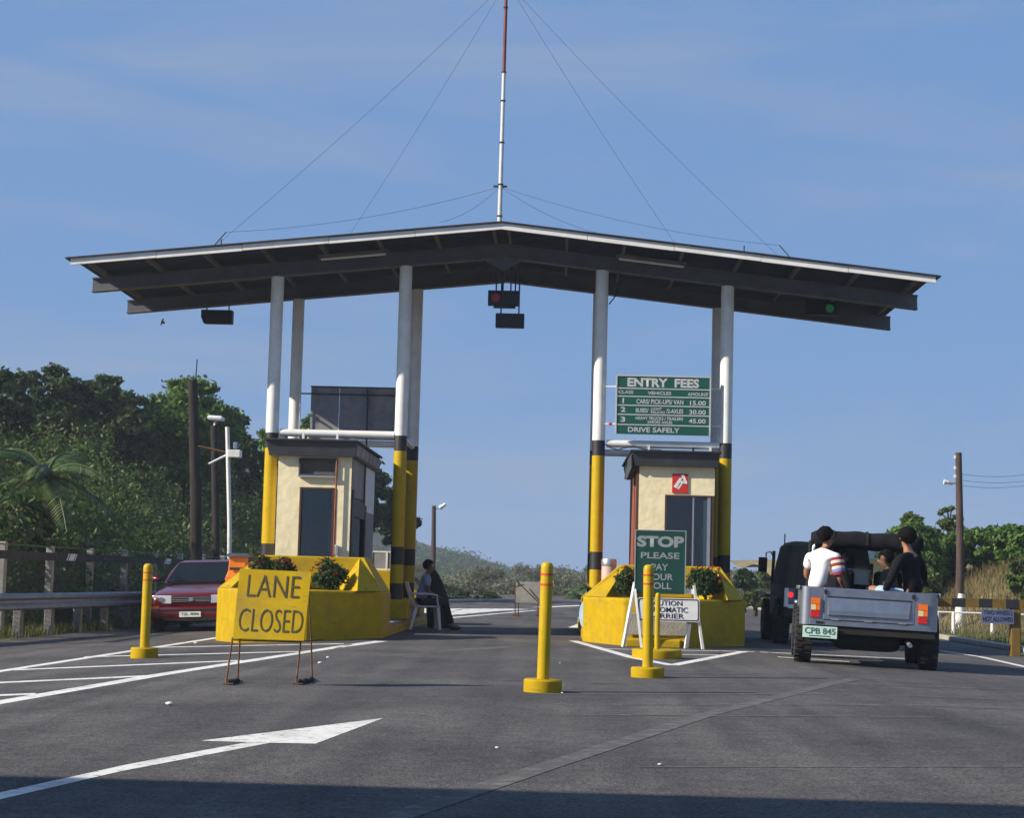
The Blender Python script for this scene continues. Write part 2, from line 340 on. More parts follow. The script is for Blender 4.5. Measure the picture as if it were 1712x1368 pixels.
# ================================================================== THE SETTING
def sheet(name, xs, ys, dz, m, zf=gz):
    b = MB()
    for y in ys:
        for x in xs: b.v.append((x, y, zf(x)+dz))
    n = len(xs)
    for j in range(len(ys)-1):
        for i in range(n-1): b.f.append((j*n+i, j*n+i+1, (j+1)*n+i+1, (j+1)*n+i))
    return tag(b.build(name, m, fix=False), kind='structure')
sheet('ground', [-2500, -60, -20, -7.5, -2.9, 2.9, 7.5, 20, 60, 2500], [-60, 0, 40, 120, 400, 4000], -0.02, 'ground_dry')
road = sheet('road', [-8.7, -7.5, -5, -2.9, 0, 2.9, 5, 7.5, 8.6], [-40, 0, 20, 40, 60, 82], 0.0, 'asphalt')
# asphalt: fine aggregate, broad tonal patches, darker oil streak down the lanes
m = MATS['asphalt']; nt = m.node_tree; N = nt.nodes; L = nt.links; b = N['Principled BSDF']
tc = N.new('ShaderNodeTexCoord'); sp = N.new('ShaderNodeTexNoise'); sp.inputs['Scale'].default_value = 38; sp.inputs['Detail'].default_value = 8; sp.inputs['Roughness'].default_value = 0.8; L.new(tc.outputs['Object'], sp.inputs['Vector'])
bn = N.new('ShaderNodeTexNoise'); bn.inputs['Scale'].default_value = 0.55; bn.inputs['Detail'].default_value = 5; L.new(tc.outputs['Object'], bn.inputs['Vector'])
r1 = N.new('ShaderNodeValToRGB'); r1.color_ramp.elements[0].position = 0.40; r1.color_ramp.elements[0].color = (0.040, 0.038, 0.040, 1); r1.color_ramp.elements[1].position = 0.62; r1.color_ramp.elements[1].color = (0.175, 0.166, 0.162, 1)
L.new(sp.outputs['Fac'], r1.inputs[0])
r2 = N.new('ShaderNodeValToRGB'); r2.color_ramp.elements[0].position = 0.34; r2.color_ramp.elements[0].color = (0.66, 0.66, 0.68, 1); r2.color_ramp.elements[1].position = 0.66; r2.color_ramp.elements[1].color = (1.08, 1.07, 1.05, 1)
L.new(bn.outputs['Fac'], r2.inputs[0])
mm = N.new('ShaderNodeMix'); mm.data_type = 'RGBA'; mm.blend_type = 'MULTIPLY'; mm.inputs['Factor'].default_value = 1
L.new(r1.outputs[0], mm.inputs['A']); L.new(r2.outputs[0], mm.inputs['B']); mid = N.new('ShaderNodeTexNoise'); mid.inputs['Scale'].default_value = 7; mid.inputs['Detail'].default_value = 6; mid.inputs['Roughness'].default_value = .7; L.new(tc.outputs['Object'], mid.inputs['Vector'])
r3 = N.new('ShaderNodeValToRGB'); r3.color_ramp.elements[0].position = 0.36; r3.color_ramp.elements[0].color = (0.74, 0.74, 0.75, 1); r3.color_ramp.elements[1].position = 0.66; r3.color_ramp.elements[1].color = (1.18, 1.17, 1.15, 1); L.new(mid.outputs['Fac'], r3.inputs[0])
sm = N.new('ShaderNodeMapping'); sm.inputs['Scale'].default_value = (1.5, .07, 1); L.new(tc.outputs['Object'], sm.inputs[0]); st = N.new('ShaderNodeTexNoise'); st.inputs['Scale'].default_value = 1.6; st.inputs['Detail'].default_value = 5; L.new(sm.outputs[0], st.inputs['Vector'])
r4 = N.new('ShaderNodeValToRGB'); r4.color_ramp.elements[0].position = 0.36; r4.color_ramp.elements[0].color = (0.76, 0.76, 0.78, 1); r4.color_ramp.elements[1].position = 0.62; r4.color_ramp.elements[1].color = (1.12, 1.11, 1.10, 1); L.new(st.outputs['Fac'], r4.inputs[0])
m2 = N.new('ShaderNodeMix'); m2.data_type = 'RGBA'; m2.blend_type = 'MULTIPLY'; m2.inputs['Factor'].default_value = 1; L.new(mm.outputs['Result'], m2.inputs['A']); L.new(r3.outputs[0], m2.inputs['B'])
m3 = N.new('ShaderNodeMix'); m3.data_type = 'RGBA'; m3.blend_type = 'MULTIPLY'; m3.inputs['Factor'].default_value = 1; L.new(m2.outputs['Result'], m3.inputs['A']); L.new(r4.outputs[0], m3.inputs['B'])
L.new(m3.outputs['Result'], b.inputs['Base Color'])
wear('asphalt', (0.022, 0.022, 0.024), .9, .60, .70, .7); wear('asphalt', (0.20, 0.19, 0.18), 40, .66, .72, .5)
# far bend of the road
fb = MB(); fb.v = [(-6, 82, 0.0), (7.5, 82, 0.0), (16, 96, 0.0), (34, 108, 0), (34, 118, 0), (8, 108, 0), (-6, 92, 0)]; fb.f = [(0, 1, 2, 3, 4, 5, 6)]
tag(fb.build('road_bend', 'asphalt', fix=False), kind='structure')

# painted markings, laid on the road from their pixels
mk = thing('road_marking', (-2, 20, 0), 'white painted arrow, hatching and edge lines on the asphalt road', 'road marking'); del mk['category']; del mk['label']; mk['kind'] = 'structure'
DZ = [0.0015]
def line(name, pts, w, m='paint_white', seg=8, parent=None, w2=None):
    P = []
    for a, c in zip(pts[:-1], pts[1:]):
        pa, pc = gnd(*a), gnd(*c)
        for i in range(seg): P.append(pa.lerp(pc, i/seg))
    P.append(gnd(*pts[-1])); b = MB(); n = len(P); DZ[0] += 0.00003
    for i, p in enumerate(P):
        d = P[min(i+1, n-1)]-P[max(i-1, 0)]; d.z = 0; d.normalize(); s = Vector((d.y, -d.x, 0)); ww = w if w2 is None else w+(w2-w)*i/(n-1)
        for k in (-1, 0, 1):
            q = p+s*ww/2*k; b.v.append((q.x, q.y, gz(q.x)+DZ[0]))
    for i in range(n-1):
        for k in range(2): b.f.append((3*i+k, 3*i+k+1, 3*i+k+4, 3*i+k+3))
    return b.build(name, m, parent or mk, fix=False)
def patch(name, px, m='paint_white'):
    b = MB(); DZ[0] += 0.00003; b.v = [tuple(gnd(u, v, DZ[0])) for u, v in px]; b.f = [tuple(range(len(px)))]
    return b.build(name, m, mk, fix=False)
line('edge_line', [(-60, 1132), (0, 1123), (369, 1066)], 0.16); line('edge_line', [(-60, 1186), (0, 1175), (266, 1129), (638, 1072.5)], 0.20)
for a, c in (((20, 1121), (405, 1105)), ((141, 1099), (500, 1090)), ((-20, 1143), (266, 1130)), ((-20, 1164), (60, 1161)), ((265, 1083), (600, 1077))): line('hatch_stripe', [a, c], 0.24)
patch('arrow_head', [(336, 1239.5), (412, 1242), (452, 1243), (527.6, 1244.5), (640.7, 1201.8)])
patch('arrow_shaft', [(451, 1243.2), (413, 1242.2), (216, 1278.7), (0, 1326.4), (-80, 1345), (-80, 1358), (0, 1338), (201, 1291)])
line('edge_line', [(958, 1072), (1057, 1100), (1124, 1113)], 0.15); line('edge_line', [(1124, 1113), (1244, 1090)], 0.15)
line('hatch_stripe', [(1012, 1085.5), (1285, 1091.5)], 0.13); line('hatch_stripe', [(1140, 1095), (1203, 1096)], 0.14)
line('hatch_stripe', [(1290, 1092), (1560, 1104)], 0.16); line('hatch_stripe', [(1300, 1099), (1420, 1107)], 0.2)
line('edge_line', [(1575, 1089), (1640, 1099), (1720, 1117)], 0.15)
line('edge_line', [(640, 1043), (760, 1033), (895, 1021)], 0.2)
for k in range(9): line('hatch_stripe', [(652+k*19, 1037-k*1.9), (652+k*19+62, 1018+k*0.1)], 0.75, seg=4)
line('edge_line', [(958, 1050), (1010, 1030)], 0.2); line('edge_line', [(900, 1016), (985, 1012.5)], 0.5)
# worn rumble strips and an old lane line
for pts, w in (([(1090, 1126), (1500, 1133)], .14), ([(960, 1142), (1700, 1154)], .16), ([(900, 1161), (1712, 1172)], .12), ([(940, 1179), (1712, 1187)], .12), ([(930, 1196), (1560, 1200)], .08), ([(1060, 1284), (1712, 1283)], .05), ([(760, 1088), (860, 1082)], .3), ([(640, 1098), (820, 1084)], .12)): line('worn_strip', pts, w, 'paint_worn')
line('worn_line', [(650, 1372), (900, 1287), (1180, 1196), (1430, 1136)], 0.15, 'paint_worn')
# verge kerb along the right edge of the road
kb = MB(); kb.bb(8.6, 8.85, 20, 82, -0.16, -0.06); tag(kb.build('kerb', 'concrete', bevel=0.02), kind='structure')

# left hillside and right bank: real terrain the plants stand on
def hill_z(x, y):
    toe = -10.6+(y-30)*0.045+0.8*math.sin(y*0.21)
    d = max(0, toe-x); h = 0.78*d/(1+0.055*d)
    return gz(x)-0.01+h*(1+0.10*math.sin(x*0.9+y*0.37))
def terrain(name, x0, x1, y0, y1, nx, ny, fz, m):
    b = MB()
    for j in range(ny+1):
        for i in range(nx+1):
            x = x0+(x1-x0)*i/nx; y = y0+(y1-y0)*j/ny; b.v.append((x, y, fz(x, y)))
    for j in range(ny):
        for i in range(nx): a = j*(nx+1)+i; b.f.append((a, a+1, a+nx+2, a+nx+1))
    return tag(b.build(name, m, smooth='all', fix=False), kind='structure')
terrain('hillside', -48, -8.9, 30, 110, 60, 70, hill_z, 'hill_soil')
def bank_z(x, y):
    d = max(0, x-10.6-max(0, (50-y))*0.12+max(0, y-62)*0.25); e = max(0.0, min(1, (y-46.5)/5))
    return gz(x)-0.012+2.3*(1-math.exp(-d*0.40))*e*(1+0.08*math.sin(x*1.3+y*0.4))
terrain('grass_bank', 9.2, 60, 44, 100, 60, 50, bank_z, 'bank_soil')

# ================================================================== CANOPY
XC, SL = -1.13, 0.105                                  # ridge line, roof slope
YF, YR, Y0, Y1 = 31.6, 34.2, 30.3, 35.5
def rz(x, z0): return z0-SL*abs(x-XC)
can = thing('toll_canopy', (XC, 33, 0.2), 'wide low-gabled grey steel canopy on eight white, black and yellow columns', 'canopy')
def slopebar(b, xa, xb, y0, y1, za, h, n=1):
    for i in range(n):
        p, q = xa+(xb-xa)*i/n, xa+(xb-xa)*(i+1)/n; a, c = rz(p, za), rz(q, za)
        b.add([(p, y0, a), (q, y0, c), (q, y1, c), (p, y1, a), (p, y0, a+h), (q, y0, c+h), (q, y1, c+h), (p, y1, a+h)], [(0, 3, 2, 1), (4, 5, 6, 7), (0, 1, 5, 4), (1, 2, 6, 5), (2, 3, 7, 6), (3, 0, 4, 7)])
for sg in (-1, 1):
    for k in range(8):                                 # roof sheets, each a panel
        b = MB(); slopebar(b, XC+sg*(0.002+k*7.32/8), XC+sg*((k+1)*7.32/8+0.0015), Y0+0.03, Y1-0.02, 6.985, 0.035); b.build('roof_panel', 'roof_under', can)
    for k in range(5):
        b = MB(); slopebar(b, XC+sg*(0.001+k*7.40/5), XC+sg*((k+1)*7.40/5-0.006), Y0-0.03, Y0+0.02, 6.925+random.uniform(-.006, .006), 0.105); b.build('fascia', 'fascia', can)
    b = MB(); slopebar(b, XC, XC+sg*7.48, Y0-0.07, Y0+0.3, 7.034, 0.022); b.build('roof_edge', 'roof_edge', can)
    b = MB(); slopebar(b, XC, XC+sg*7.36, Y1-0.015, Y1+0.05, 6.90, 0.14); b.build('rear_fascia', 'roof_edge', can)
    for y in (YF, YR):                                 # I-beams: web, top flange, pale bottom flange
        b = MB(); slopebar(b, XC, XC+sg*7.34, y-0.03, y+0.03, 6.675, 0.215); slopebar(b, XC, XC+sg*7.34, y-0.085, y+0.085, 6.885, 0.02); bm_ = b.build('beam', 'beam_grey', can)
        b = MB(); slopebar(b, XC, XC+sg*7.34, y-0.09, y+0.09, 6.65, 0.025); b.build('flange', 'purlin_tan', bm_)
    for k in range(8):                                 # purlins
        x = XC+sg*(0.13+k*0.995); b = MB(); b.bb(x-.025, x+.025, Y0+0.03, Y1-0.02, rz(x, 6.905), rz(x, 6.982)); b.build('purlin', 'purlin_tan', can)
    x = XC+sg*0.6
    b = MB(); b.add([(XC, YF-.02, 6.66), (XC+sg*.35, YF-.02, 6.62), (XC, YF-.02, 6.42), (XC, YF+.02, 6.66), (XC+sg*.35, YF+.02, 6.62), (XC, YF+.02, 6.42)], [(0, 1, 2), (3, 5, 4), (0, 2, 5, 3), (0, 3, 4, 1), (1, 4, 5, 2)]); b.build('gusset', 'beam_grey', can)
PEDZ = 0.55
for (x, y) in [(-5.15, YF), (-2.86, YF), (0.64, YF), (2.87, YF), (-5.15, YR), (-2.86, YR), (0.64, YR), (2.93, YR)]:
    top = rz(x, 6.65); r = 0.113
    b = MB(); b.cyl((x, y, 3.43), (x, y, top), r, n=28); col = b.build('column', 'white_paint', can, smooth=True)
    b = MB(); b.cyl((x, y, 1.47), (x, y, 3.16), r, n=28); b.build('yellow_section', 'yellow_gloss', col, smooth=True)
    for z0, z1 in ((3.16, 3.43), (1.16, 1.47), (PEDZ-.02, 0.83)): b = MB(); b.cyl((x, y, z0), (x, y, z1), r, n=28); b.build('black_band', 'black_paint', col, smooth=True)
    b = MB(); b.cyl((x, y, 0.83), (x, y, 1.16), r, n=28); b.build('yellow_section', 'yellow_gloss', col, smooth=True)
    b = MB(); b.bb(x-.24, x+.24, y-.24, y+.24, 0.2, PEDZ); b.build('pedestal', 'yellow', col, bevel=0.03)
for xa, xb, z in ((-5.04, -2.97, 3.44), (0.75, 2.76, 3.38)):
    for y, dz in ((YF, 0), (YR, 0.02)):
        b = MB(); b.cyl((xa+.03, y, z+dz), (xb, y, z+dz), 0.066, n=20); b.build('tie_bar', 'white_paint', can, smooth=True)
    for x in (xa-.11, xb+.11):
        b = MB(); b.cyl((x, YF+.11, z-.02), (x, YR-.11, z-.02), 0.05, n=16); b.build('tie_bar', 'white_paint', can, smooth=True)
b = MB(); b.tube([(0.76, 31.55, 3.36), (0.86, 31.53, 3.30), (0.98, 31.53, 3.27), (1.1, 31.53, 3.31), (1.25, 31.53, 3.33), (1.45, 31.52, 3.29), (1.75, 31.5, 3.28)], 0.012, 6); b.build('cable', 'cable', can)
b = MB(); b.tube([(0.95, 31.5, 6.42), (0.94, 31.5, 6.2), (0.88, 31.5, 6.0), (0.77, 31.5, 5.85)], 0.012, 6); b.build('cable', 'cable', can)
for x in (-6.0, 2.1+0.95): b = MB(); b.cyl((x, 30.6, rz(x, 7.02)), (x, 30.6, rz(x, 7.02)+0.2), 0.012, n=6); b.build('lightning_rod', 'cable', can)
def tubelamp(x0, x1, label):
    c = (x0+x1)/2; t = thing('tube_lamp', (c, 31.15, rz(c, 6.62)), label, 'lamp', 'tube lamps under the canopy')
    ang = math.atan(SL)*(1 if c < XC else -1); R = Matrix.Rotation(-ang, 3, 'Y')
    b = MB(); b.box((c, 31.15, rz(c, 6.87)), (abs(x1-x0), 0.1, 0.06), R); b.build('housing', 'purlin_tan', t, bevel=0.008)
    for s in (-1, 1): b = MB(); q = Vector((c, 31.15, rz(c, 6.82))); d = R @ Vector((abs(x1-x0)*.46, 0, 0)); b.cyl(q-d+Vector((0, s*.03, 0)), q+d+Vector((0, s*.03, 0)), .016, n=8); b.build('tube', 'sign_white', t)
    for s in (-.4, .4): b = MB(); xx = c+s*(x1-x0); b.bb(xx-.02, xx+.02, 31.13, 31.17, rz(xx, 6.895), rz(xx, 6.99)); b.build('bracket', 'purlin_tan', t)
tubelamp(at(532, 428, 31.15).x, at(650, 420, 31.15).x, 'long tube lamp fixed under the canopy slope above the back-turned sign')
tubelamp(at(1030, 430, 31.15).x, at(1148, 440, 31.15).x, 'long tube lamp fixed under the canopy slope above the entry fees board')

# antenna mast with guys and wires
ma = thing('antenna_mast', (-1.27, 33.0, 7.02), 'tall red and white antenna mast held by guy wires on the canopy ridge', 'antenna mast')
zs = [7.015, 7.7, 8.3, 9.1, 9.9, 10.45, 11.7, 13.2, 15.0]
for i in range(len(zs)-1):
    k = 0.043-0.002*i; c = (-1.27, 33.0); b = MB(); lean = 0.004
    b.cyl((c[0]+lean*i*.5, c[1], zs[i]), (c[0]+lean*(i+1)*.5, c[1], zs[i+1]), k, k, n=12); s_ = b.build('mast_section', 'mast_white' if zs[i+1] <= 10.46 else 'mast_red', ma, smooth=True)
    b = MB(); b.cyl((c[0]+lean*(i+1)*.5, c[1], zs[i+1]-.012), (c[0]+lean*(i+1)*.5, c[1], zs[i+1]+.012), k+.012, n=12); b.build('coupling', 'cable', s_)
def wire(a, c, sag, r=0.006): b = MB(); b.tube(catenary(a, c, sag), r, 5); return b.build('guy_wire', 'cable', ma)
T = Vector((-1.25, 33, 12.2))
for u, v, y in ((340, 411, 31.0), (530, 392, 35.0), (1322, 426, 31.0), (1190, 405, 35.0)): p = at(u, v, y); p.z = rz(p.x, 7.02); wire(T, p, 0.10, 0.0026)
T2 = Vector((-1.27, 33, 8.26))
for u, v, y, s in ((378, 388, 31.2, .10), (735, 372, 31.2, .05), (1303, 410, 31.2, .10), (1010, 392, 33, .06)):
    p = at(u, v, y); wire(T2, p, s+.06, 0.003)
    q = Vector((p.x+(-.35 if p.x < XC else .35), p.y-.1, rz(p.x, 7.02)-.02))
    if abs(p.x-XC) > 3: wire(p, q, 0.0, 0.01)
b = MB(); b.bb(-1.40, -1.14, 32.98, 33.02, 8.25, 8.28); b.build('spreader', 'cable', ma)

# lane signals hanging from the canopy
def hang(name, label, x0, x1, z0, z1, y, rods, lens=None, cat='signal', chamfer=False, skirt=False):
    t = thing(name, ((x0+x1)/2, y, z0), label, cat)
    b = MB()
    if chamfer: b.loft([[(x0, y-.1, z0+.12), (x0, y-.1, z1), (x0, y+.1, z1), (x0, y+.1, z0+.12)], [(x0+.05, y-.1, z0), (x0+.05, y-.1, z1), (x0+.05, y+.1, z1), (x0+.05, y+.1, z0)], [(x1, y-.1, z0), (x1, y-.1, z1), (x1, y+.1, z1), (x1, y+.1, z0)]])
    else: b.bb(x0, x1, y-.09, y+.09, z0, z1)
    b.build('housing', 'sig_black', t, bevel=0.008)
    if skirt: b = MB(); b.bb(x0+.1, x1-.06, y-.05, y+.05, z0-.045, z0-.003); b.build('tray', 'sig_black', t)
    for x in rods: b = MB(); b.cyl((x, y, z1-.02), (x, y, rz(x, 6.66)+.03), 0.013, n=8); b.build('hanger_rod', 'cable', t)
    if lens:
        (lx, lz, m_) = lens; b = MB(); b.cyl((lx, y-.088, lz), (lx, y-.105, lz), 0.075, n=24); ln = b.build('lens', m_, t, smooth=True)
        b = MB()
        for i in range(13):
            a0 = PI*(i/12)
            b.v += [(lx+.09*math.cos(a0), y-.09, lz+.09*math.sin(a0)), (lx+.095*math.cos(a0), y-.20, lz+.085*math.sin(a0))]
        b.f = [(2*i, 2*i+2, 2*i+3, 2*i+1) for i in range(12)]; v = b.build('visor', 'sig_black', ln); md = v.modifiers.new('s', 'SOLIDIFY'); md.thickness = .008
    return t
hang('lane_signal', 'black box lane signal with a red light hanging under the canopy ridge', -1.38, -0.83, 5.80, 6.06, YF, (-1.24, -1.12, -.98, -.90), (-1.24, 5.93, 'sig_red'), skirt=True)
t = hang('lane_sign', 'blank dark panel hung on two rods below the red lane signal', -1.24, -0.73, 5.42, 5.67, YF+.12, (-1.15, -.83), cat='sign')
hang('lane_signal', 'black box lane signal with a green light under the right canopy slope', 4.50, 5.07, 6.02, 6.30, 33.4, (4.6, 4.97), (4.93, 6.14, 'sig_green'))
hang('lane_signal', 'unlit black box lane signal under the left end of the canopy', -7.02, -6.42, 5.72, 5.98, YR, (-6.93, -6.5), chamfer=True)

# ================================================================== ISLANDS
def island(label, x0, x1, yf, side):
    cx = (x0+x1)/2; t = thing('toll_island', (cx, 33, gz(cx)), label, 'toll island', 'yellow concrete toll islands')
    nose = [(x0, yf+1.5), (x0+.58, yf+.1), (x1-.98, yf), (x1, yf+1.3)]
    tail = [(x1, 37.6), (x1-.6, 38.8), (x0+.6, 38.8), (x0, 37.6)]
    grow = lambda P, g: [(x+(g if x > cx else -g), y+(-g if y < 33 else g)) for x, y in P]
    back = [(x0, yf+2.56), (x1, yf+2.56)]
    b = MB(); b.prism([(x0, yf+2.56), (x1, yf+2.56), *tail], -0.25, 0.14); b.build('plinth', 'yellow', t, bevel=0.025)
    b = MB(); b.prism([(x0+.01, yf+2.57), (x1-.01, yf+2.57), *[(x+(.01 if x < cx else -.01), y-.01) for x, y in tail]], 0.14, 0.20); b.build('platform', 'concrete', t, bevel=0.01)
    b = MB(); b.prism([*nose, (x1, yf+2.55), (x1-.15, yf+2.75), (x0+.15, yf+2.75), (x0, yf+2.55)], -0.25, 0.72); b.build('nose_block', 'yellow', t, bevel=0.04)
    yh = yf+1.75; zt = 1.24; zl = 0.722
    b = MB(); T_ = [(x0+.02, zl), (x1-.02, zl), (x1-.36, zt), (x0+.60, zt)]
    b.add([(x, yh, z) for x, z in T_]+[(x, yh+.85, z) for x, z in T_], [(0, 1, 2, 3), (4, 7, 6, 5), (0, 4, 5, 1), (1, 5, 6, 2), (2, 6, 7, 3), (3, 7, 4, 0)]); hd = b.build('hood', 'yellow', t, bevel=0.02)
    for s, xe, xi, xt in ((-1, x0+.03, x0+.75, x0+.60), (1, x1-.03, x1-.75, x1-.36)):
        b = MB(); ya = yf+(1.45 if s < 0 else 1.3); P = [(xe, ya, zl), (xe+(-s)*.3, ya-.62, zl), (xi, yh-.004, zl), (xe, yh-.004, zl), (xt, yh-.004, zt-.004), (xt-s*.07, yh-.004, zt-.004)]
        b.add(P, [(0, 3, 2, 1), (0, 1, 5, 4), (1, 2, 5), (0, 4, 3), (2, 3, 4, 5)]); b.build('hood_cheek', 'yellow', t)
    # rear hood
    b = MB(); T_ = [(x0+.06, .2), (x1-.06, .2), (x1-.06, .60), (x1-.45, 1.06), (x0+.45, 1.06), (x0+.06, .60)]; n = 6
    b.add([(x, 36.0, z) for x, z in T_]+[(x, 37.4, z) for x, z in T_], [tuple(range(6)), tuple(range(6, 12))[::-1]]+[(i, i+6, (i+1) % 6+6, (i+1) % 6) for i in range(6)]); b.build('rear_hood', 'yellow', t, bevel=0.02)
    return t
IL = island('yellow concrete toll island behind the lane closed sign', -5.33, -2.72, 26.55, -1)
IR = island('yellow concrete toll island behind the stop sign trestle', 0.40, 2.95, 27.35, 1)
b = MB(); b.bb(1.03, 1.95, 27.335, 27.40, .17, .50); b.build('bare_panel', 'concrete', IR, bevel=.01)
b = MB(); b.bb(1.0, 1.85, 27.14, 27.42, -.02, .125); b.build('kerb_block', 'yellow', IR, bevel=.03)

def booth(label, wx0, wx1, rx0, rx1):
    t = thing('toll_booth', ((wx0+wx1)/2, 31.4, 0.2), label, 'toll booth', 'toll booths on the islands')
    return t
YB0, YB1 = 30.05, 33.9
# --- left booth
bl = booth('cream toll booth with a louvred vent and tall window on its front', -4.77, -3.53, 0, 0)
def wallpieces(x0, x1, z0, z1, holes):                  # front wall as boxes round its openings
    b = MB(); xs = sorted({x0, x1, *[h[0] for h in holes], *[h[1] for h in holes]}); zz = sorted({z0, z1, *[h[2] for h in holes], *[h[3] for h in holes]})
    vid = {}
    def V(x, y, z):
        k = (round(x, 4), round(y, 4), round(z, 4))
        if k not in vid: vid[k] = len(b.v); b.v.append((x, y, z))
        return vid[k]
    for i in range(len(xs)-1):
        for j in range(len(zz)-1):
            mx_, mz = (xs[i]+xs[i+1])/2, (zz[j]+zz[j+1])/2
            if any(h[0] < mx_ < h[1] and h[2] < mz < h[3] for h in holes): continue
            b.f.append((V(xs[i], 0, zz[j]), V(xs[i+1], 0, zz[j]), V(xs[i+1], 0, zz[j+1]), V(xs[i], 0, zz[j+1])))
    return b
def frontwall(t, y, x0, x1, z0, z1, holes, m, th=0.05):
    b = wallpieces(x0, x1, z0, z1, holes); b.v = [(x, y, z) for x, _, z in b.v]
    o = b.build('front_wall', m, t, fix=False); md = o.modifiers.new('s', 'SOLIDIFY'); md.thickness = th; md.offset = -1; return o
H1 = (-4.39, -3.80, 1.18, 2.41); H2 = (-4.42, -3.78, 2.60, 2.90)
frontwall(bl, YB0, -4.77, -3.53, .2, 2.93, [H1, H2], 'cream')
def framed(t, name, h, y, fm, gm, fw=.03, proud=.02, bars=()):
    x0, x1, z0, z1 = h; b = MB(); b.bb(x0+.002, x1-.002, y+.045, y+.055, z0+.002, z1-.002); w = b.build(name, gm, t)
    for q in ((x0, x0+fw, z0, z1), (x1-fw, x1, z0, z1), (x0+fw, x1-fw, z0, z0+fw), (x0+fw, x1-fw, z1-fw, z1)): b = MB(); b.bb(q[0]+.001, q[1]-.001, y-proud, y+.04, q[2]+.001, q[3]-.001); b.build('frame', fm, w)
    for bx, bw, bm in bars: b = MB(); b.bb(bx-bw/2, bx+bw/2, y-.005, y+.04, z0+fw, z1-fw); b.build('mullion', bm, w)
    return w
framed(bl, 'window', H1, YB0, 'brown_frame', 'clear_glass', .035)
w2 = framed(bl, 'vent_window', H2, YB0, 'dark_fascia', 'louvre', .03, .04)
b = MB(); b.bb(-4.42, -3.78, 29.97, 30.04, 2.575, 2.602); b.build('sill', 'alu', w2)
b = MB(); b.cyl((-3.775, 29.985, 1.22), (-3.775, 29.985, 2.9), .016, n=10); b.build('conduit', 'rust_pipe', bl, smooth=True)
b = MB(); b.bb(-3.76, -3.70, 29.96, 30.04, 1.28, 1.45); b.build('switch_box', 'alu', bl, bevel=.01)
X = -3.535
b = MB(); b.bb(X-.04, X, YB0+.055, YB1, .2, 1.25); b.build('side_wall', 'panel_grey', bl)
b = MB(); b.bb(X-.04, X, YB0+.055, YB0+.18, 1.25, 2.93); b.build('side_post', 'dark_fascia', bl)
b = MB(); b.bb(X-.04, X-.002, YB0+.18, 32.05, 2.28, 2.93); b.build('side_panel', 'panel_grey', bl)
b = MB(); b.bb(X-.03, X+.02, 32.05, 32.17, 2.2, 2.92); b.build('side_trim', 'brown_frame', bl)
b = MB(); b.bb(X-.04, X-.002, 32.17, YB1, 2.1, 2.93); b.build('side_panel', 'white_paint', bl)
b = MB(); b.bb(X-.036, X-.03, YB0+.18, 32.3, 1.25, 2.28); sw = b.build('side_window', 'clear_glass', bl)
b = MB(); b.bb(-4.70, -3.62, 30.3, 30.85, 1.0, 1.06); b.build('counter', 'bark', bl)
b = MB(); b.bb(-4.12, -4.02, 31.9, 31.98, .9, 2.1); b.build('streak_post', 'sign_white', bl)  # pale post added to imitate the vertical reflection in the window
b = MB(); b.bb(-4.30, -3.95, 30.45, 30.75, 1.062, 1.34); b.build('fee_register', 'panel_grey', bl, bevel=.02)
b = MB(); b.bb(-4.72, -3.6, 30.1, 33.8, .2, .24); b.build('floor', 'concrete_dark', bl)
b = MB(); b.bb(-4.72, -3.58, 30.12, 33.82, 2.90, 2.925); b.build('ceiling', 'under_black', bl)
b = MB(); b.bb(X-.03, X+.015, YB0+.20, YB0+.5, 1.25, 2.40); b.build('frame', 'black_paint', sw)
b = MB(); b.bb(X-.02, X+.005, YB0+.5, 32.3, 1.95, 2.26); b.build('sun_board', 'louvre', sw)
b = MB(); b.bb(X-.03, X+.015, 32.3, 32.5, .9, 2.2); b.build('frame', 'black_paint', sw)
b = MB(); b.bb(X-.04, X-.002, 32.5, YB1, 1.25, 2.1); b.build('side_panel', 'panel_grey', bl)
b = MB(); b.bb(-4.77, -4.73, YB0+.055, YB1, .2, 2.93); b.build('side_wall', 'cream', bl)
b = MB(); b.bb(-4.72, X-.045, YB1-.04, YB1, .2, 2.93); b.build('back_wall', 'concrete_dark', bl)
def boothroof(t, x0, x1, z0, z1, mside):
    b = MB(); b.loft([[(x0+.05, 29.93, z0), (x1-.02, 29.93, z0), (x1-.02, 34.0, z0-.02), (x0+.05, 34.0, z0-.02)], [(x0, 29.86, z1-.035), (x1, 29.86, z1-.035), (x1, 34.05, z1-.06), (x0, 34.05, z1-.06)]]); rf = b.build('roof_fascia', 'dark_fascia', t)
    b = MB(); b.bb(x0-.03, x1+.03, 29.82, 34.1, z1-.03, z1); b.build('roof_sheet', 'roof_edge', rf)
    if mside:
        for k in range(6): y = 30.05+k*.65; b = MB(); b.slab([(x1-.005, y, z0+.03), (x1-.005, y+.56, z0+.03), (x1+.012, y+.56, z1-.08), (x1+.012, y, z1-.08)], .015); b.build('fascia_panel', 'panel_grey', rf)
boothroof(bl, -4.96, -3.45, 2.93, 3.21, True)
for x in (-4.55, -3.95): b = MB(); b.bb(x-.02, x+.02, 31.3, 31.34, 3.18, 3.42); b.build('roof_bracket', 'white_paint', bl)
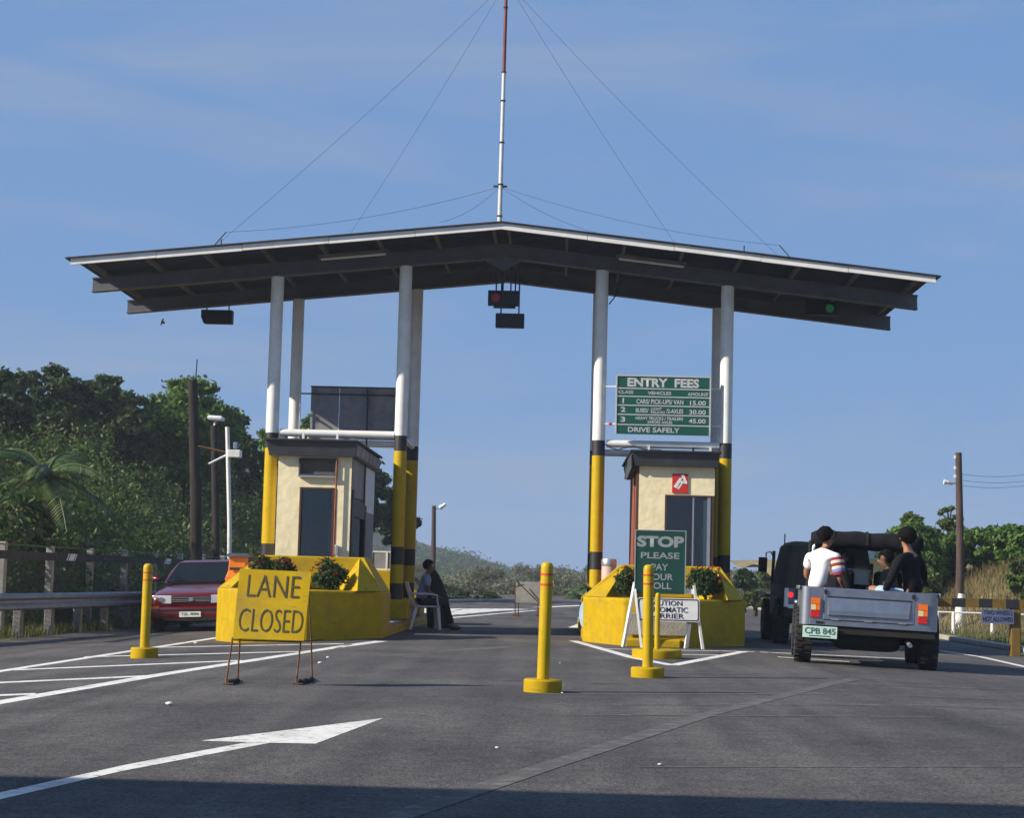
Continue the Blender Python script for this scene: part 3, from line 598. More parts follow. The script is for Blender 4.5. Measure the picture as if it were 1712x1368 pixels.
# --- right booth
br = booth('cream toll booth with a red square emblem above its corner window', 1.30, 2.56, 0, 0)
H3 = (1.735, 2.552, 1.18, 2.43)
frontwall(br, YB0, 1.30, 2.56, .2, 2.90, [(1.735, 2.56, .2, 2.43)], 'cream')
b = MB(); b.bb(1.737, 2.50, YB0, YB0+.05, .2, 1.18); b.build('front_panel', 'panel_grey', br)
b = MB(); b.bb(1.40, 2.45, 30.3, 30.85, 1.0, 1.06); b.build('counter', 'bark', br)
b = MB(); b.bb(2.2, 2.42, 30.4, 30.7, 1.062, 1.36); b.build('fee_register', 'panel_grey', br, bevel=.02)
b = MB(); b.tube([(2.38, 30.5, 1.36), (2.39, 30.48, 1.9)], .012, 6); b.build('desk_lamp_stem', 'alu', br)
b = MB(); b.bb(1.35, 2.5, 30.1, 33.8, .2, .24); b.build('floor', 'concrete_dark', br)
b = MB(); b.bb(1.35, 2.5, 30.12, 33.82, 2.87, 2.895); b.build('ceiling', 'under_black', br)
framed(br, 'window', H3, YB0, 'brown_frame', 'clear_glass', .03, .015, [(2.21, .022, 'alu'), (2.47, .05, 'alu')])
b = MB(); b.bb(1.85, 2.115, 30.03, 30.046, 2.465, 2.785); em = b.build('emblem', 'red_paint', br)
def flat(o, ex, ez, poly, m, parent, name='emblem_mark', lift=.004):
    o = Vector(o); ex = Vector(ex); ez = Vector(ez); nn = ex.cross(ez).normalized(); b = MB(); b.v = [tuple(o+ex*x+ez*z+nn*lift) for x, z in poly]; b.f = [tuple(range(len(poly)))]
    return b.build(name, m, parent, fix=False)
O_ = (1.85, 30.03, 2.465); EX, EZ = (1, 0, 0), (0, 0, 1)
flat(O_, EX, EZ, [(.02, .10), (.12, .25), (.17, .25), (.075, .075)], 'sign_white', em)
flat(O_, EX, EZ, [(.08, .07), (.19, .22), (.175, .16), (.115, .06)], 'sign_white', em)
flat(O_, EX, EZ, [(.14, .30), (.19, .31), (.255, .17), (.225, .15)], 'sign_white', em)
flat(O_, EX, EZ, [(.13, .17), (.15, .205), (.255, .175), (.24, .15)], 'sign_white', em, lift=.005)
b = MB(); b.bb(1.30, 1.34, YB0+.055, YB1, .2, 2.9); b.build('side_wall', 'rust_pipe', br)
b = MB(); b.bb(1.262, 1.298, YB0+.03, YB0+.4, .2, 2.9); b.build('corner_board', 'brown_frame', br)
b = MB(); b.bb(2.51, 2.55, YB0+.12, YB1, .2, 1.18); b.build('side_wall', 'dark_fascia', br)
b = MB(); b.bb(2.51, 2.55, YB0+.12, YB1, 2.43, 2.9); b.build('side_wall', 'dark_fascia', br)
b = MB(); b.bb(2.528, 2.534, YB0+.12, 32.2, 1.182, 2.428); b.build('side_window', 'clear_glass', br)
b = MB(); b.bb(2.51, 2.55, 32.2, YB1, 1.182, 2.428); b.build('side_wall', 'dark_fascia', br)
b = MB(); b.bb(1.345, 2.505, YB1-.04, YB1, .2, 2.9); b.build('back_wall', 'concrete_dark', br)
boothroof(br, 1.17, 2.62, 2.90, 3.16, False)
for x, m_ in ((1.52, 'white_paint'), (2.3, 'black_paint'), (2.6, 'white_paint')): b = MB(); b.bb(x-.018, x+.018, 31.5, 31.54, 3.14, 3.34); b.build('roof_bracket', m_, br)
# awning valance sagging at the roof's left corner
b = MB(); b.slab([(1.15, 29.9, 3.1), (1.15, 32.4, 3.08), (1.13, 32.4, 2.8), (1.12, 31.0, 2.72), (1.16, 29.95, 2.86)], .015); b.build('valance', 'dark_fascia', br)

# entry fees board
fb_ = thing('fee_board', (1.75, 31.5, 3.56), 'green entry fees board with a table of toll rates above the booth', 'sign board')
x0, x1, z0, z1 = .93, 2.575, 3.545, 4.58; W_, H_ = x1-x0, z1-z0; yb = 31.42
b = MB(); b.bb(x0, x1, yb, yb+.03, z0, z1); brd = b.build('board', 'green_board', fb_, bevel=.004)
for q in ((x0-.012, x0+.012, z0, z1), (x1-.012, x1+.012, z0, z1), (x0+.012, x1-.012, z1-.014, z1+.008)): b = MB(); b.bb(q[0], q[1], yb-.012, yb+.04, q[2], q[3]); b.build('frame', 'silver_letter', fb_)
for f in (.22, .357, .51, .667, .84): b = MB(); z = z1-f*H_; b.bb(x0+.012, x1-.012, yb-.005, yb, z-.009, z+.009); b.build('rule_line', 'silver_letter', brd)
def ft(s, a, c, f, h, off=0.02): return text_fit(s, (x0, yb, z1), EX, EZ, a*W_, c*W_, -(f+h/2)*H_, -(f-h/2)*H_, 'silver_letter', brd, off=off)
ft('ENTRY  FEES', .115, .88, .115, .155, .04); ft('CLASS', .02, .18, .285, .055); ft('VEHICLES', .335, .585, .293, .055); ft('AMOUNT', .76, .98, .30, .058)
ft('1', .066, .082, .433, .085, .0); ft('CARS/ PICK-UPS/ VAN', .215, .715, .44, .08); ft('15.00', .785, .955, .447, .078)
ft('2', .05, .10, .583, .085, .03); ft('BUSES/', .21, .345, .592, .072); ft('LIGHT', .37, .49, .563, .045); ft('TRUCKS', .365, .52, .622, .045); ft('/2-AXLES', .535, .715, .597, .075); ft('30.00', .78, .955, .605, .078)
ft('3', .05, .10, .752, .09, .03); ft('HEAVY TRUCKS / TRAILERS', .21, .715, .725, .055); ft('3/MORE AXLES', .335, .60, .79, .05); ft('45.00', .775, .955, .755, .078)
ft('DRIVE SAFELY', .13, .68, .922, .085, .02)
for z in (4.38, 3.72):
    b = MB(); b.cyl((.74, 31.5, z), (x0, 31.46, z), .012, n=8); b.build('mount_rod', 'white_paint', fb_)
    b = MB(); b.cyl((x1, 31.46, z), (2.78, 31.5, z), .012, n=8); b.build('mount_rod', 'white_paint', fb_)
b = MB(); b.lathe([(.001, -.03), (.03, -.015), (.03, .015), (.001, .03)], (.83, 31.47, 3.72), 12); b.build('red_reflector', 'red_paint', fb_)

# back-turned sign on the left pair of columns
bs = thing('sign_board', (-3.9, 34.1, 3.5), 'back of a large grey panelled sign fixed between the left columns', 'sign board')
for k in range(3):
    xa = -4.83+k*.55; xb = xa+.542 if k < 2 else -2.99
    b = MB(); b.bb(xa, xb, 34.08, 34.10, 3.53, 4.52); b.build('panel', 'panel_grey', bs)
for z in (4.39, 3.62): b = MB(); b.bb(-5.02, -2.98, 34.04, 34.078, z-.012, z+.012); b.build('rail', 'dark_fascia', bs)
for x in (-4.85, -4.28, -3.73, -3.15): b = MB(); b.bb(x-.014, x+.014, 34.0, 34.038, 3.40, 3.72 if x in (-4.85, -4.28) else 4.5); b.build('strut', 'white_paint' if x in (-4.85, -4.28) else 'dark_fascia', bs)
b = MB(); b.bb(-4.84, -2.98, 34.06, 34.12, 4.52, 4.545); b.build('top_frame', 'dark_fascia', bs)
b = MB(); b.cyl((-5.02, 33.98, 3.3), (-5.02, 33.98, 4.45), .012, n=8); b.build('conduit', 'alu', bs)

# small things on the islands
sc = thing('guard_screen', (-3.55, 36.05, 1.06), 'white framed grey screen standing on the island behind the left booth', 'screen')
for x in (-3.78, -3.47, -3.10): b = MB(); b.bb(x-.018, x+.018, 36.08, 36.12, 1.06, 1.44); b.build('post', 'white_paint', sc)
for z in (1.08, 1.43): b = MB(); b.bb(-3.762, -3.118, 36.085, 36.115, z-.015, z+.015); b.build('rail', 'white_paint', sc)
for xa, xb in ((-3.76, -3.49), (-3.45, -3.12)): b = MB(); b.bb(xa, xb, 36.095, 36.105, 1.1, 1.41); b.build('panel', 'panel_grey', sc)
dr = thing('drum', (0.82, 31.2, .2), 'pale pink cylindrical drum with a metal lid on the island', 'drum')
p = at(1018, 950, 30.9); b = MB(); b.lathe([(.115, .2), (.125, .22), (.125, .7), (.13, .71), (.13, .73), (.125, .74), (.125, 1.22)], (p.x, 30.9, 0), 28); b.build('body', 'pink_drum', dr, smooth=True)
b = MB(); b.lathe([(.128, 1.222), (.132, 1.24), (.132, 1.32), (.12, 1.345), (.04, 1.35)], (p.x, 30.9, 0), 28); b.build('lid', 'alu', dr, smooth=True)
kr = thing('keep_sign', (.40, 29.2, .2), 'round blue sign seen edge-on beside the right toll island', 'sign')
q = at(979, 1028, 29.3); b = MB(); c_ = Vector((q.x, 29.3, q.z)); d_ = Vector((-.92, -.38, 0)); b.cyl(c_, c_+d_*.02, .22, n=28); b.build('disc', 'blue_pale', kr)
b = MB(); b.cyl(c_-d_*.03, c_, .235, n=28); b.build('rim', 'rust_pipe', kr); b = MB(); b.cyl((q.x+.03, 29.31, gz(q.x)), (q.x+.03, 29.31, q.z), .02, n=8); b.build('post', 'rust_pipe', kr)
bi = thing('litter_bin', (-5.0, 28.4, .72), 'orange litter bin with a dark hooded lid beside the red car', 'litter bin')
q0, q1 = at(384, 930, 28.6), at(412, 978, 28.6)
b = MB(); b.loft([[(q0.x-.02, 28.6, .725), (q0.x+.26, 28.6, .725), (q0.x+.26, 28.86, .725), (q0.x-.02, 28.86, .725)], [(q0.x-.07, 28.6, .86), (q0.x+.25, 28.6, .86), (q0.x+.25, 28.86, .86), (q0.x-.07, 28.86, .86)]]); b.build('body', 'orange_bin', bi, bevel=.01)
b = MB(); b.loft([[(q0.x-.06, 28.61, .862), (q0.x+.24, 28.61, .862), (q0.x+.24, 28.85, .862), (q0.x-.06, 28.85, .862)], [(q0.x-.02, 28.62, .97), (q0.x+.25, 28.62, .97), (q0.x+.25, 28.85, .97), (q0.x-.02, 28.85, .97)], [(q0.x, 28.6, 1.20), (q0.x+.26, 28.6, 1.20), (q0.x+.26, 28.86, 1.20), (q0.x, 28.86, 1.20)]]); b.build('hood', 'orange_bin', bi, bevel=.01)
b = MB(); b.bb(q0.x+.01, q0.x+.24, 28.585, 28.598, .99, 1.03); b.build('slot', 'black_paint', bi)
b = MB(); b.loft([[(q0.x-.06, 28.55, 1.202), (q0.x+.33, 28.55, 1.202), (q0.x+.33, 28.91, 1.202), (q0.x-.06, 28.91, 1.202)], [(q0.x-.02, 28.58, 1.26), (q0.x+.29, 28.58, 1.26), (q0.x+.29, 28.88, 1.26), (q0.x-.02, 28.88, 1.26)]]); b.build('lid', 'dark_fascia', bi)

# ------------------------------------------------------------------ foliage
def leafcloud(clumps, per, size, aspect=0.45, shell=0.45, outward=0.45):
    """diamond leaves spread through many clumps; clumps: list of (centre, (rx,ry,rz))"""
    cs = np.array([c for c, r in clumps], float); rs = np.array([r for c, r in clumps], float)
    n = len(clumps)*per; idx = np.repeat(np.arange(len(clumps)), per)
    d = RNG.normal(size=(n, 3)); d /= np.linalg.norm(d, axis=1)[:, None]
    rr = shell+(1-shell)*RNG.random(n); rr = np.where(RNG.random(n) < .25, rr*RNG.random(n)**.5, rr)
    p = cs[idx]+d*rs[idx]*rr[:, None]*(1+.35*RNG.normal(size=(n, 1)).clip(-1, 1.6))
    nr = d*outward+RNG.normal(size=(n, 3))*.6+np.array([0, 0, .25]); nr /= np.linalg.norm(nr, axis=1)[:, None]
    a = np.cross(nr, RNG.normal(size=(n, 3))); a /= np.linalg.norm(a, axis=1)[:, None]; b = np.cross(nr, a)
    s = size*(.6+.8*RNG.random(n))[:, None]
    v = np.stack([p-a*s, p-b*s*aspect+nr*s*.12, p+a*s, p+b*s*aspect+nr*s*.12], 1).reshape(-1, 3)
    return v, np.arange(n*4).reshape(-1, 4)
def crownclumps(c, R, n, cr, flat=1.0, rng=random):
    out = []
    for _ in range(n):
        while True:
            d = Vector((rng.uniform(-1, 1), rng.uniform(-1, 1), rng.uniform(-.75, 1)))
            if .35 < d.length < 1: break
        k = rng.uniform(.6, 1.3)*cr
        out.append(((c[0]+d.x*R[0], c[1]+d.y*R[1], c[2]+d.z*R[2]), (k, k, k*.75*flat)))
    return out
def limbs(b, base, top, r, tips, rb):
    base = Vector(base); top = Vector(top); mid = base.lerp(top, .5)+Vector((random.uniform(-.12, .12), random.uniform(-.12, .12), 0))
    b.tube([base, mid, top], [r, r*.8, r*.55], 9)
    for t in tips: t = Vector(t); b.tube([top.lerp(base, .12), top.lerp(t, .55)+Vector((0, 0, .1)), t], [rb, rb*.7, rb*.25], 6, cap=False)
PROTO = {}
def make_tree(name, label, cat, R, n, cr, per, size, leaf, trunk_h, group=None, flat=1.0, aspect=.45, key=None):
    t = thing(name, (0, 0, 0), label, cat, group); c = (0, 0, trunk_h+R[2]*.75)
    cl = crownclumps(c, R, n, cr, flat); v, q = leafcloud(cl, per, size, aspect); npmesh('crown', v, q, leaf, t)
    b = MB(); limbs(b, (0, 0, -.3), (0, 0, trunk_h+.2*R[2]), max(.07, R[2]*.07), [x[0] for x in cl[:9]], max(.03, R[2]*.025)); b.build('trunk', 'bark', t, smooth='all')
    if key: PROTO[key] = t
    return t
def put(t, loc, s=1.0, rz_=0.0, sx=1.0): t.location = loc; t.scale = (s*sx, s, s); t.rotation_euler[2] = rz_; return t
# planter bushes with red flowers
def bush(label, c, R, per=520):
    t = thing('flower_bush', (c[0], c[1], c[2]-R*.95), label, 'bush', 'red flowering bushes in the island planters')
    cl = crownclumps(c, (R*.66, R*.66, R*.60), 26, R*.40); v, q = leafcloud(cl, per//2, .028, .5); npmesh('foliage', v, q, 'leaf_bush', t)
    cl = [(tuple(Vector(c)+Vector((random.gauss(0, 1), random.gauss(-.5, 1), abs(random.gauss(.2, 1)))).normalized()*R*random.uniform(.85, 1.0)), (.03, .03, .02)) for _ in range(24)]
    v, q = leafcloud(cl, 6, .015, .8); tag(npmesh('flowers', v, q, 'petal', t), kind='stuff')
    b = MB(); b.tube([(c[0], c[1], c[2]-R*1.02), (c[0], c[1], c[2])], [.03, .015], 7); b.build('stem', 'bark', t); return t
for (u, v, Y, R, lb) in ((552, 966, 27.75, .31, 'round red-flowered bush beside the lane closed sign'), (438, 950, 28.0, .22, 'low red-flowered bush behind the lane closed sign next to the orange bin'), (474, 950, 27.9, .19, 'small bush behind the lane closed sign under the booth window'), (1180, 976, 28.3, .33, 'round red-flowered bush to the side of the stop sign above the caution plate'), (1052, 974, 28.4, .26, 'red-flowered bush half hidden behind the stop sign')):
    p = at(u, v, Y); bush(lb, (p.x, Y, max(p.z, .72+R*.75)), R)
# ================================================================== STREET FURNITURE
BG = 'yellow post bollards on round bases'
def bollard(label, p, h, r, rb, hb, bands=True, lean=0.0):
    t = thing('bollard', p, label, 'bollard', BG); x, y, z = p
    b = MB(); b.lathe([(rb*.98, -.02), (rb, .01), (rb, hb-.012), (rb-.012, hb)], p, 40); b.build('base', 'yellow', t, smooth=True)
    b = MB(); b.lathe([(r, hb+.001), (r, h-.05), (r*.96, h-.03), (r*.75, h-.01), (r*.3, h)], p, 28); po = b.build('post', 'yellow_gloss', t, smooth=True)
    if bands:
        for zz in (h-.11, h-.20): b = MB(); b.lathe([(r+.002, zz-.009), (r+.002, zz+.009)], p, 28); b.build('red_band', 'red_band', po, smooth=True)
    t.rotation_euler = (rad(random.uniform(-.5, .5)), rad(lean), 0); return t
p = gnd(907, 1157.5); bollard('yellow bollard standing alone in the middle of the open lane', p, (1158-943)/189.0, .054, .168, .112, lean=.8)
p = gnd(1082.5, 1133); bollard('yellow bollard in front of the stop sign', p, (1134-947)/161.0, .055, .172, .105, lean=-.4)
p = gnd(1098, 1101); bollard('thin yellow bollard on a wide base close to the caution plate', p, .84, .034, .32, .115, False)
p = gnd(241, 1100.5); bollard('yellow bollard on the hatched lines in front of the red car', p, (1101-942)/139.5, .057, .165, .125)

# lane closed board
lc = thing('lane_closed_sign', gnd(447, 1143), 'yellow lane closed board on a rusty folding stand', 'road sign')
BL, BR_, TL, TR = at(389, 1067.7, 15.72), at(507.7, 1072, 15.72), at(401, 951, 15.95), at(520.5, 957, 15.95)
b = MB(); b.slab([BL, BR_, TR, TL], .012); brd = b.build('board', 'yellow', lc)
ex = (BR_-BL); ez = (TL-BL); w_, h_ = ex.length, ez.length; ezn = ez.normalized(); exn = ex.normalized(); nn = exn.cross(ezn).normalized(); ezp = nn.cross(exn)
def lt(s, a, c, lo, hi, o=BL, prt=brd, m='black_letter', off=-.012): 
    # letters sheared with the leaning board
    cu = text_fit(s, (0, 0, 0), (1, 0, 0), (0, 0, 1), a, c, lo, hi, m, None, off=off, lift=0)
    for v in cu.data.vertices: v.co = o+ex*v.co.x+ez*v.co.z+nn*.004
    setparent(cu, prt); return cu
lt('LANE', .135, .88, .60, .915); lt('CLOSED', .06, .965, .10, .43)
for a, c in (((389, 1066), (377.5, 1145.5)), ((401, 1068), (397, 1141.5)), ((503, 1070), (495, 1145.5)), ((520, 1066), (521.5, 1138.5))):
    g = gnd(*c); tpt = at(a[0], a[1], g.y+(.12 if c[1] > 1143 else -.02)); b = MB(); b.cyl(g+Vector((0, 0, .01)), tpt, .0085, n=8); b.build('leg', 'rust_leg', lc)
b = MB(); b.tube([at(389, 1070.5, 15.74), at(503, 1074, 15.98)], .008, 6); b.build('cross_bar', 'rust_leg', lc)
b = MB(); b.tube([at(503, 1073, 16.0), at(540, 1070, 16.4)], .007, 6); b.build('cross_bar', 'rust_leg', lc)
b = MB(); b.tube([at(514, 960, 16.2), at(520, 1068, 16.38)], .007, 6); b.build('rear_strut', 'rust_leg', lc)
for a, c in (((381, 1146), (398, 1142)), ((498, 1146), (523, 1140))):
    ga, gc = gnd(*a), gnd(*c); b = MB(); n = 7
    b.tube([ga.lerp(gc, i/n)+Vector((0, 0, .02+.008*math.sin(i*2.3))) for i in range(n+1)], [.016+.008*abs(math.sin(i*1.7)) for i in range(n+1)], 8); b.build('sandbag', 'sand_black', lc, smooth='all')
    for g in (ga, gc): b = MB(); b.tube([g+Vector((-.04, 0, .012)), g+Vector((.045, 0, .012))], .007, 6); b.build('foot', 'rust_leg', lc)

# stop sign on a white trestle
ts = thing('sign_trestle', gnd(1108, 1083), 'white trestle carrying a green stop board and a white caution plate', 'road sign')
YT = 26.85
A = at(1063, 886.6, YT); Bq = at(1145, 994.5, YT); A.z += 0
b = MB(); b.bb(A.x, Bq.x, YT, YT+.02, Bq.z, A.z); sb = b.build('stop_board', 'green_board_shaded', ts, bevel=.004)
for q in ((A.x-.008, Bq.x+.008, A.z-.006, A.z+.008), (A.x-.008, A.x+.006, Bq.z, A.z-.006), (Bq.x-.006, Bq.x+.008, Bq.z, A.z-.006)): b = MB(); b.bb(q[0], q[1], YT-.008, YT+.024, q[2], q[3]); b.build('frame', 'silver_letter_shaded', sb)
W2, H2_ = Bq.x-A.x, A.z-Bq.z
def st(s, a, c, f0, f1, off=.02): return text_fit(s, (A.x, YT, A.z), EX, EZ, a*W2, c*W2, -f1*H2_, -f0*H2_, 'silver_letter_shaded', sb, off=off)
st('STOP', .03, .97, .085, .265, .05); st('PLEASE', .11, .88, .345, .445, .02); st('PAY', .325, .66, .525, .63, .02); st('YOUR', .22, .76, .68, .785, .02); st('TOLL', .235, .73, .82, .925, .02)
A2, B2 = at(1066, 999, YT-.02), at(1169.5, 1041, YT-.02)
def roundrect(x0, x1, z0, z1, r, n=4):
    P = []
    for cx, cz, a0 in ((x1-r, z0+r, -90), (x1-r, z1-r, 0), (x0+r, z1-r, 90), (x0+r, z0+r, 180)):
        for i in range(n+1): a = rad(a0+90*i/n); P.append((cx+r*math.cos(a), cz+r*math.sin(a)))
    return P
b = MB(); b.slab([(x, YT-.02, z) for x, z in roundrect(A2.x, B2.x, B2.z, A2.z, .04)], .012); cp = b.build('caution_plate', 'sign_white', ts)
R1 = roundrect(A2.x+.012, B2.x-.012, B2.z+.012, A2.z-.012, .035); R2 = roundrect(A2.x+.028, B2.x-.028, B2.z+.028, A2.z-.028, .025); n = len(R1)
b = MB(); b.v = [(x, YT-.023, z) for x, z in R1+R2]; b.f = [(i, (i+1) % n, n+(i+1) % n, n+i) for i in range(n)]; b.build('border', 'sign_ink', cp, fix=False)
W3, H3_ = B2.x-A2.x, A2.z-B2.z
def ct(s, a, c, f0, f1): return text_fit(s, (A2.x, YT-.02, A2.z), EX, EZ, a*W3, c*W3, -f1*H3_, -f0*H3_, 'sign_ink', cp, off=.012)
ct('CAUTION', .16, .72, .11, .33); ct('AUTOMATIC', .115, .81, .385, .615); ct('BARRIER', .18, .75, .66, .87)
for top, foot in (((1062, 974, YT+.03), (1042, 1080.5)), ((1061.5, 985, YT+.0), (1072.5, 1083.5)), ((1160, 979, YT+.03), (1175, 1086)), ((1152, 1044, YT+.10), (1147, 1080))):
    g = gnd(*foot); g.y = min(g.y, 27.02); d = ray(*foot); tq = g.y/d.y; g = Vector((d.x*tq, g.y, gz(1.5))); tp = at(*top); b = MB()
    ax = (tp-g).normalized(); R = ax.to_track_quat('Z', 'Y').to_matrix(); b.box((tp+g)/2, (.058, .035, (tp-g).length), R); b.build('leg', 'white_paint', ts)
b = MB(); b.bb(at(1060, 990, YT+.03).x, at(1163, 990, YT+.03).x, YT+.025, YT+.06, at(1100, 992, YT).z, at(1100, 984, YT).z); b.build('cross_beam', 'white_paint', ts)
b = MB(); b.bb(A2.x, B2.x, YT+.0, YT+.03, B2.z+.02, B2.z+.06); b.build('cross_beam', 'white_paint', ts)

# far lane closed board seen from behind
fs = thing('road_sign', gnd(882, 1032), 'back of a weathered board on a thin stand far down the open lane', 'road sign')
q = [at(862, 973, 44.6), at(905, 973.5, 44.4), at(905, 1009, 44.2), at(862, 1008, 44.4)]
b = MB(); b.slab([q[3], q[2], q[1], q[0]], .015); b.build('board', 'sign_back', fs)
for u in (861, 866.5, 899, 905): g = gnd(u, 1032); b = MB(); b.cyl(g, at(u+.5, 972, 44.45), .012, n=6); b.build('leg', 'rust_leg', fs)
b = MB(); b.cyl(at(864, 972, 44.3), at(903, 1010, 44.1), .014, n=6); b.build('brace', 'under_black', fs)
for u in (864, 902): b = MB(); g = gnd(u, 1031.5); b.bb(g.x-.12, g.x+.12, g.y-.04, g.y+.04, 0, .05); b.build('foot', 'rust_leg', fs)

# striped barrier with its notice on the right
ba = thing('barrier', gnd(1625, 1075), 'yellow and black striped barrier rail on two posts by the right verge', 'barrier')
g1, g2 = gnd(1557, 1080), gnd(1696, 1084); YBa = 31.9; xa, xb = at(1557, 1040, YBa).x, at(1697, 1040, YBa).x
zt = at(1697, 1003, YBa).z; zl = at(1697, 1018, YBa).z
for x in (xa, xb): b = MB(); b.bb(x-.085, x+.085, YBa-.08, YBa+.08, gz(x)-.05, zl-.002); b.build('post', 'boom_yellow_shaded', ba, bevel=.015)
n = 14; x_ = xa-.6; k = 0
while x_ < 13: b = MB(); b.bb(x_, x_+.235, YBa-.09, YBa+.09, zl, zt); b.build('rail_stripe', 'boom_yellow_shaded' if k % 2 else 'black_paint', ba); x_ += .235; k += 1
for x in (xb+3.2,): b = MB(); b.bb(x-.085, x+.085, YBa-.08, YBa+.08, gz(x)-.05, zl-.002); b.build('post', 'boom_yellow_shaded', ba, bevel=.015)
no = thing('notice_plate', (xb-.3, YBa-.13, .3), 'blue notice plate with dark lettering fixed under the striped barrier rail', 'sign')
P0, P1 = at(1641, 1019, YBa-.12), at(1695, 1044, YBa-.12)
b = MB(); b.bb(P0.x, P1.x, YBa-.125, YBa-.105, P1.z, P0.z); npl = b.build('plate', 'blue_sign', no)
text_fit('TWO WHEELS', (P0.x, YBa-.125, P1.z), EX, EZ, .03, P1.x-P0.x-.03, .15, .23, 'sign_ink', npl, off=.01); text_fit('NOT ALLOWED', (P0.x, YBa-.125, P1.z), EX, EZ, .02, P1.x-P0.x-.02, .035, .12, 'sign_ink', npl, off=.02)

# ================================================================== LEFT ROADSIDE
def strap(a, c, w, th, m, nm, t):
    a = Vector(a); c = Vector(c); b = MB(); R = (c-a).normalized().to_track_quat('X', 'Z').to_matrix(); b.box((a+c)/2, ((c-a).length, th, w), R); return b.build(nm, m, t)
gr = thing('guardrail', (-8.6, 32, -.2), 'blue-grey corrugated steel guardrail on concrete posts at the left road edge', 'guardrail')
def gx(y): return -9.05+(y-28)*0.105
prof = [(.00, .30), (.05, .33), (.05, .38), (.0, .42), (-.0, .46), (.05, .50), (.05, .55), (.0, .58)]
GZ = -.19
for y0, y1 in ((20, 24), (24, 28), (28, 32), (32, 36), (36, 40)):
    b = MB(); R = []
    for y in (y0+.005, y1-.005): R.append([(gx(y)+dx+.06, y, GZ+z+.13) for dx, z in prof]+[(gx(y)+dx+.05, y, GZ+z+.13) for dx, z in prof[::-1]])
    b.loft(R); b.build('rail', 'galv', gr)
y = 20.4
while y < 40: b = MB(); b.bb(gx(y)-.15, gx(y)+.0, y-.07, y+.07, GZ-.1, GZ+.64); b.build('post', 'concrete_dark', gr, bevel=.02); y += 1.33
fe = thing('chain_link_fence', (-9.35, 38, -.2), 'chain-link fence with pale concrete posts and a dark top rail below the hillside', 'fence')
FX = -9.35; posts = [30.0+2.83*k-.0 for k in range(8)]; posts = [y+.0 for y in posts]; ZT = 1.36
for y in [27.15]+posts: b = MB(); b.bb(FX-.065, FX+.065, y-.065, y+.065, -.3, ZT+random.uniform(-.03, .03)); b.build('post', 'concrete', fe, bevel=.015)
allp = [27.15]+posts
for a, c in zip(allp[:-1], allp[1:]): b = MB(); b.bb(FX+.067, FX+.087, a+.01, c-.01, 1.08, 1.22); b.build('rail', 'dark_rail', fe)
for y in (33.9, 42.3): 
    for dy, w in ((0, .34), (-.28, .06), (.26, .06)): b = MB(); b.slab([(FX+.093, y+dy-w/2, 1.085), (FX+.093, y+dy+w/2, 1.085), (FX+.093, y+dy+w/2+.16, 1.215), (FX+.093, y+dy-w/2+.16, 1.215)], .004); b.build('white_marker', 'sign_white', fe)
b = MB(); y0, y1, z0, z1 = 27.2, posts[-1], -.15, 1.10; st_ = .075; wv = []; k = 0; hgt = z1-z0
for s in (-1, 1):
    y = y0-hgt
    while y < y1+hgt:
        a = (y, z0) if s > 0 else (y, z1); c = (y+hgt, z1) if s > 0 else (y+hgt, z0)
        if a[0] >= y0 and c[0] <= y1: b.add([(FX+.03+s*.002, a[0]-.004, a[1]), (FX+.03+s*.002, a[0]+.004, a[1]), (FX+.03+s*.002, c[0]+.004, c[1]), (FX+.03+s*.002, c[0]-.004, c[1])], [(0, 1, 2, 3)])
        y += st_
tag(b.build('wire_mesh', 'wire_grey', fe, fix=False), kind='stuff')
b = MB(); b.tube([(FX+.02, 26, 1.33), (FX+.02, posts[-1], 1.31)], .012, 5); b.build('top_wire', 'wire_grey', fe)

def pole(name, label, base, top, r0, r1, m, extra=None, cat='utility pole'):
    base = Vector(base); top = Vector(top); t = thing(name, base, label, cat); mid = base.lerp(top, .5)+Vector((.03, 0, 0))
    b = MB(); b.tube([base-Vector((0, 0, .3)), mid, top], [r0, (r0+r1)/2, r1], 14); s = b.build('shaft', m, t, smooth=True); return t, s
YP = 46.0
t, s = pole('utility_pole', 'tall dark wooden pole with a thin rod on top beside the fence', (at(333, 930, YP).x, YP, hill_z(at(333, 930, YP).x, YP)), at(322, 636, YP), .165, .12, 'wood_pole')
b = MB(); q = at(325, 636, YP); b.cyl(at(327, 640, YP), at(329.5, 601, YP), .016, n=6); b.build('top_rod', 'cable', t)
b = MB(); b.tube([at(322, 636, YP), at(315, 631, YP), at(312, 629, YP)], .015, 6); b.build('insulator_arm', 'alu', t)
t, s = pole('utility_pole', 'shorter dark wooden pole topped by a square lamp', (at(364, 930, 50).x, 50, hill_z(at(364, 930, 50).x, 50)), at(358, 712, 50), .115, .10, 'wood_pole')
c_ = at(361, 700, 50); b = MB(); b.loft([[(c_.x-.16, 49.8, c_.z-.06), (c_.x+.2, 49.8, c_.z-.07), (c_.x+.2, 50.2, c_.z-.07), (c_.x-.16, 50.2, c_.z-.06)], [(c_.x-.22, 49.78, c_.z+.02), (c_.x+.22, 49.78, c_.z+.02), (c_.x+.22, 50.22, c_.z+.02), (c_.x-.22, 50.22, c_.z+.02)], [(c_.x-.18, 49.85, c_.z+.08), (c_.x+.18, 49.85, c_.z+.06), (c_.x+.18, 50.15, c_.z+.06), (c_.x-.18, 50.15, c_.z+.08)]]); lh = b.build('lamp_head', 'sign_white', t, bevel=.02)
b = MB(); b.cyl((c_.x-.03, 50, c_.z-.2), (c_.x-.01, 50, c_.z-.05), .035, n=8); b.build('lamp_neck', 'alu', t)
YW = 44.0
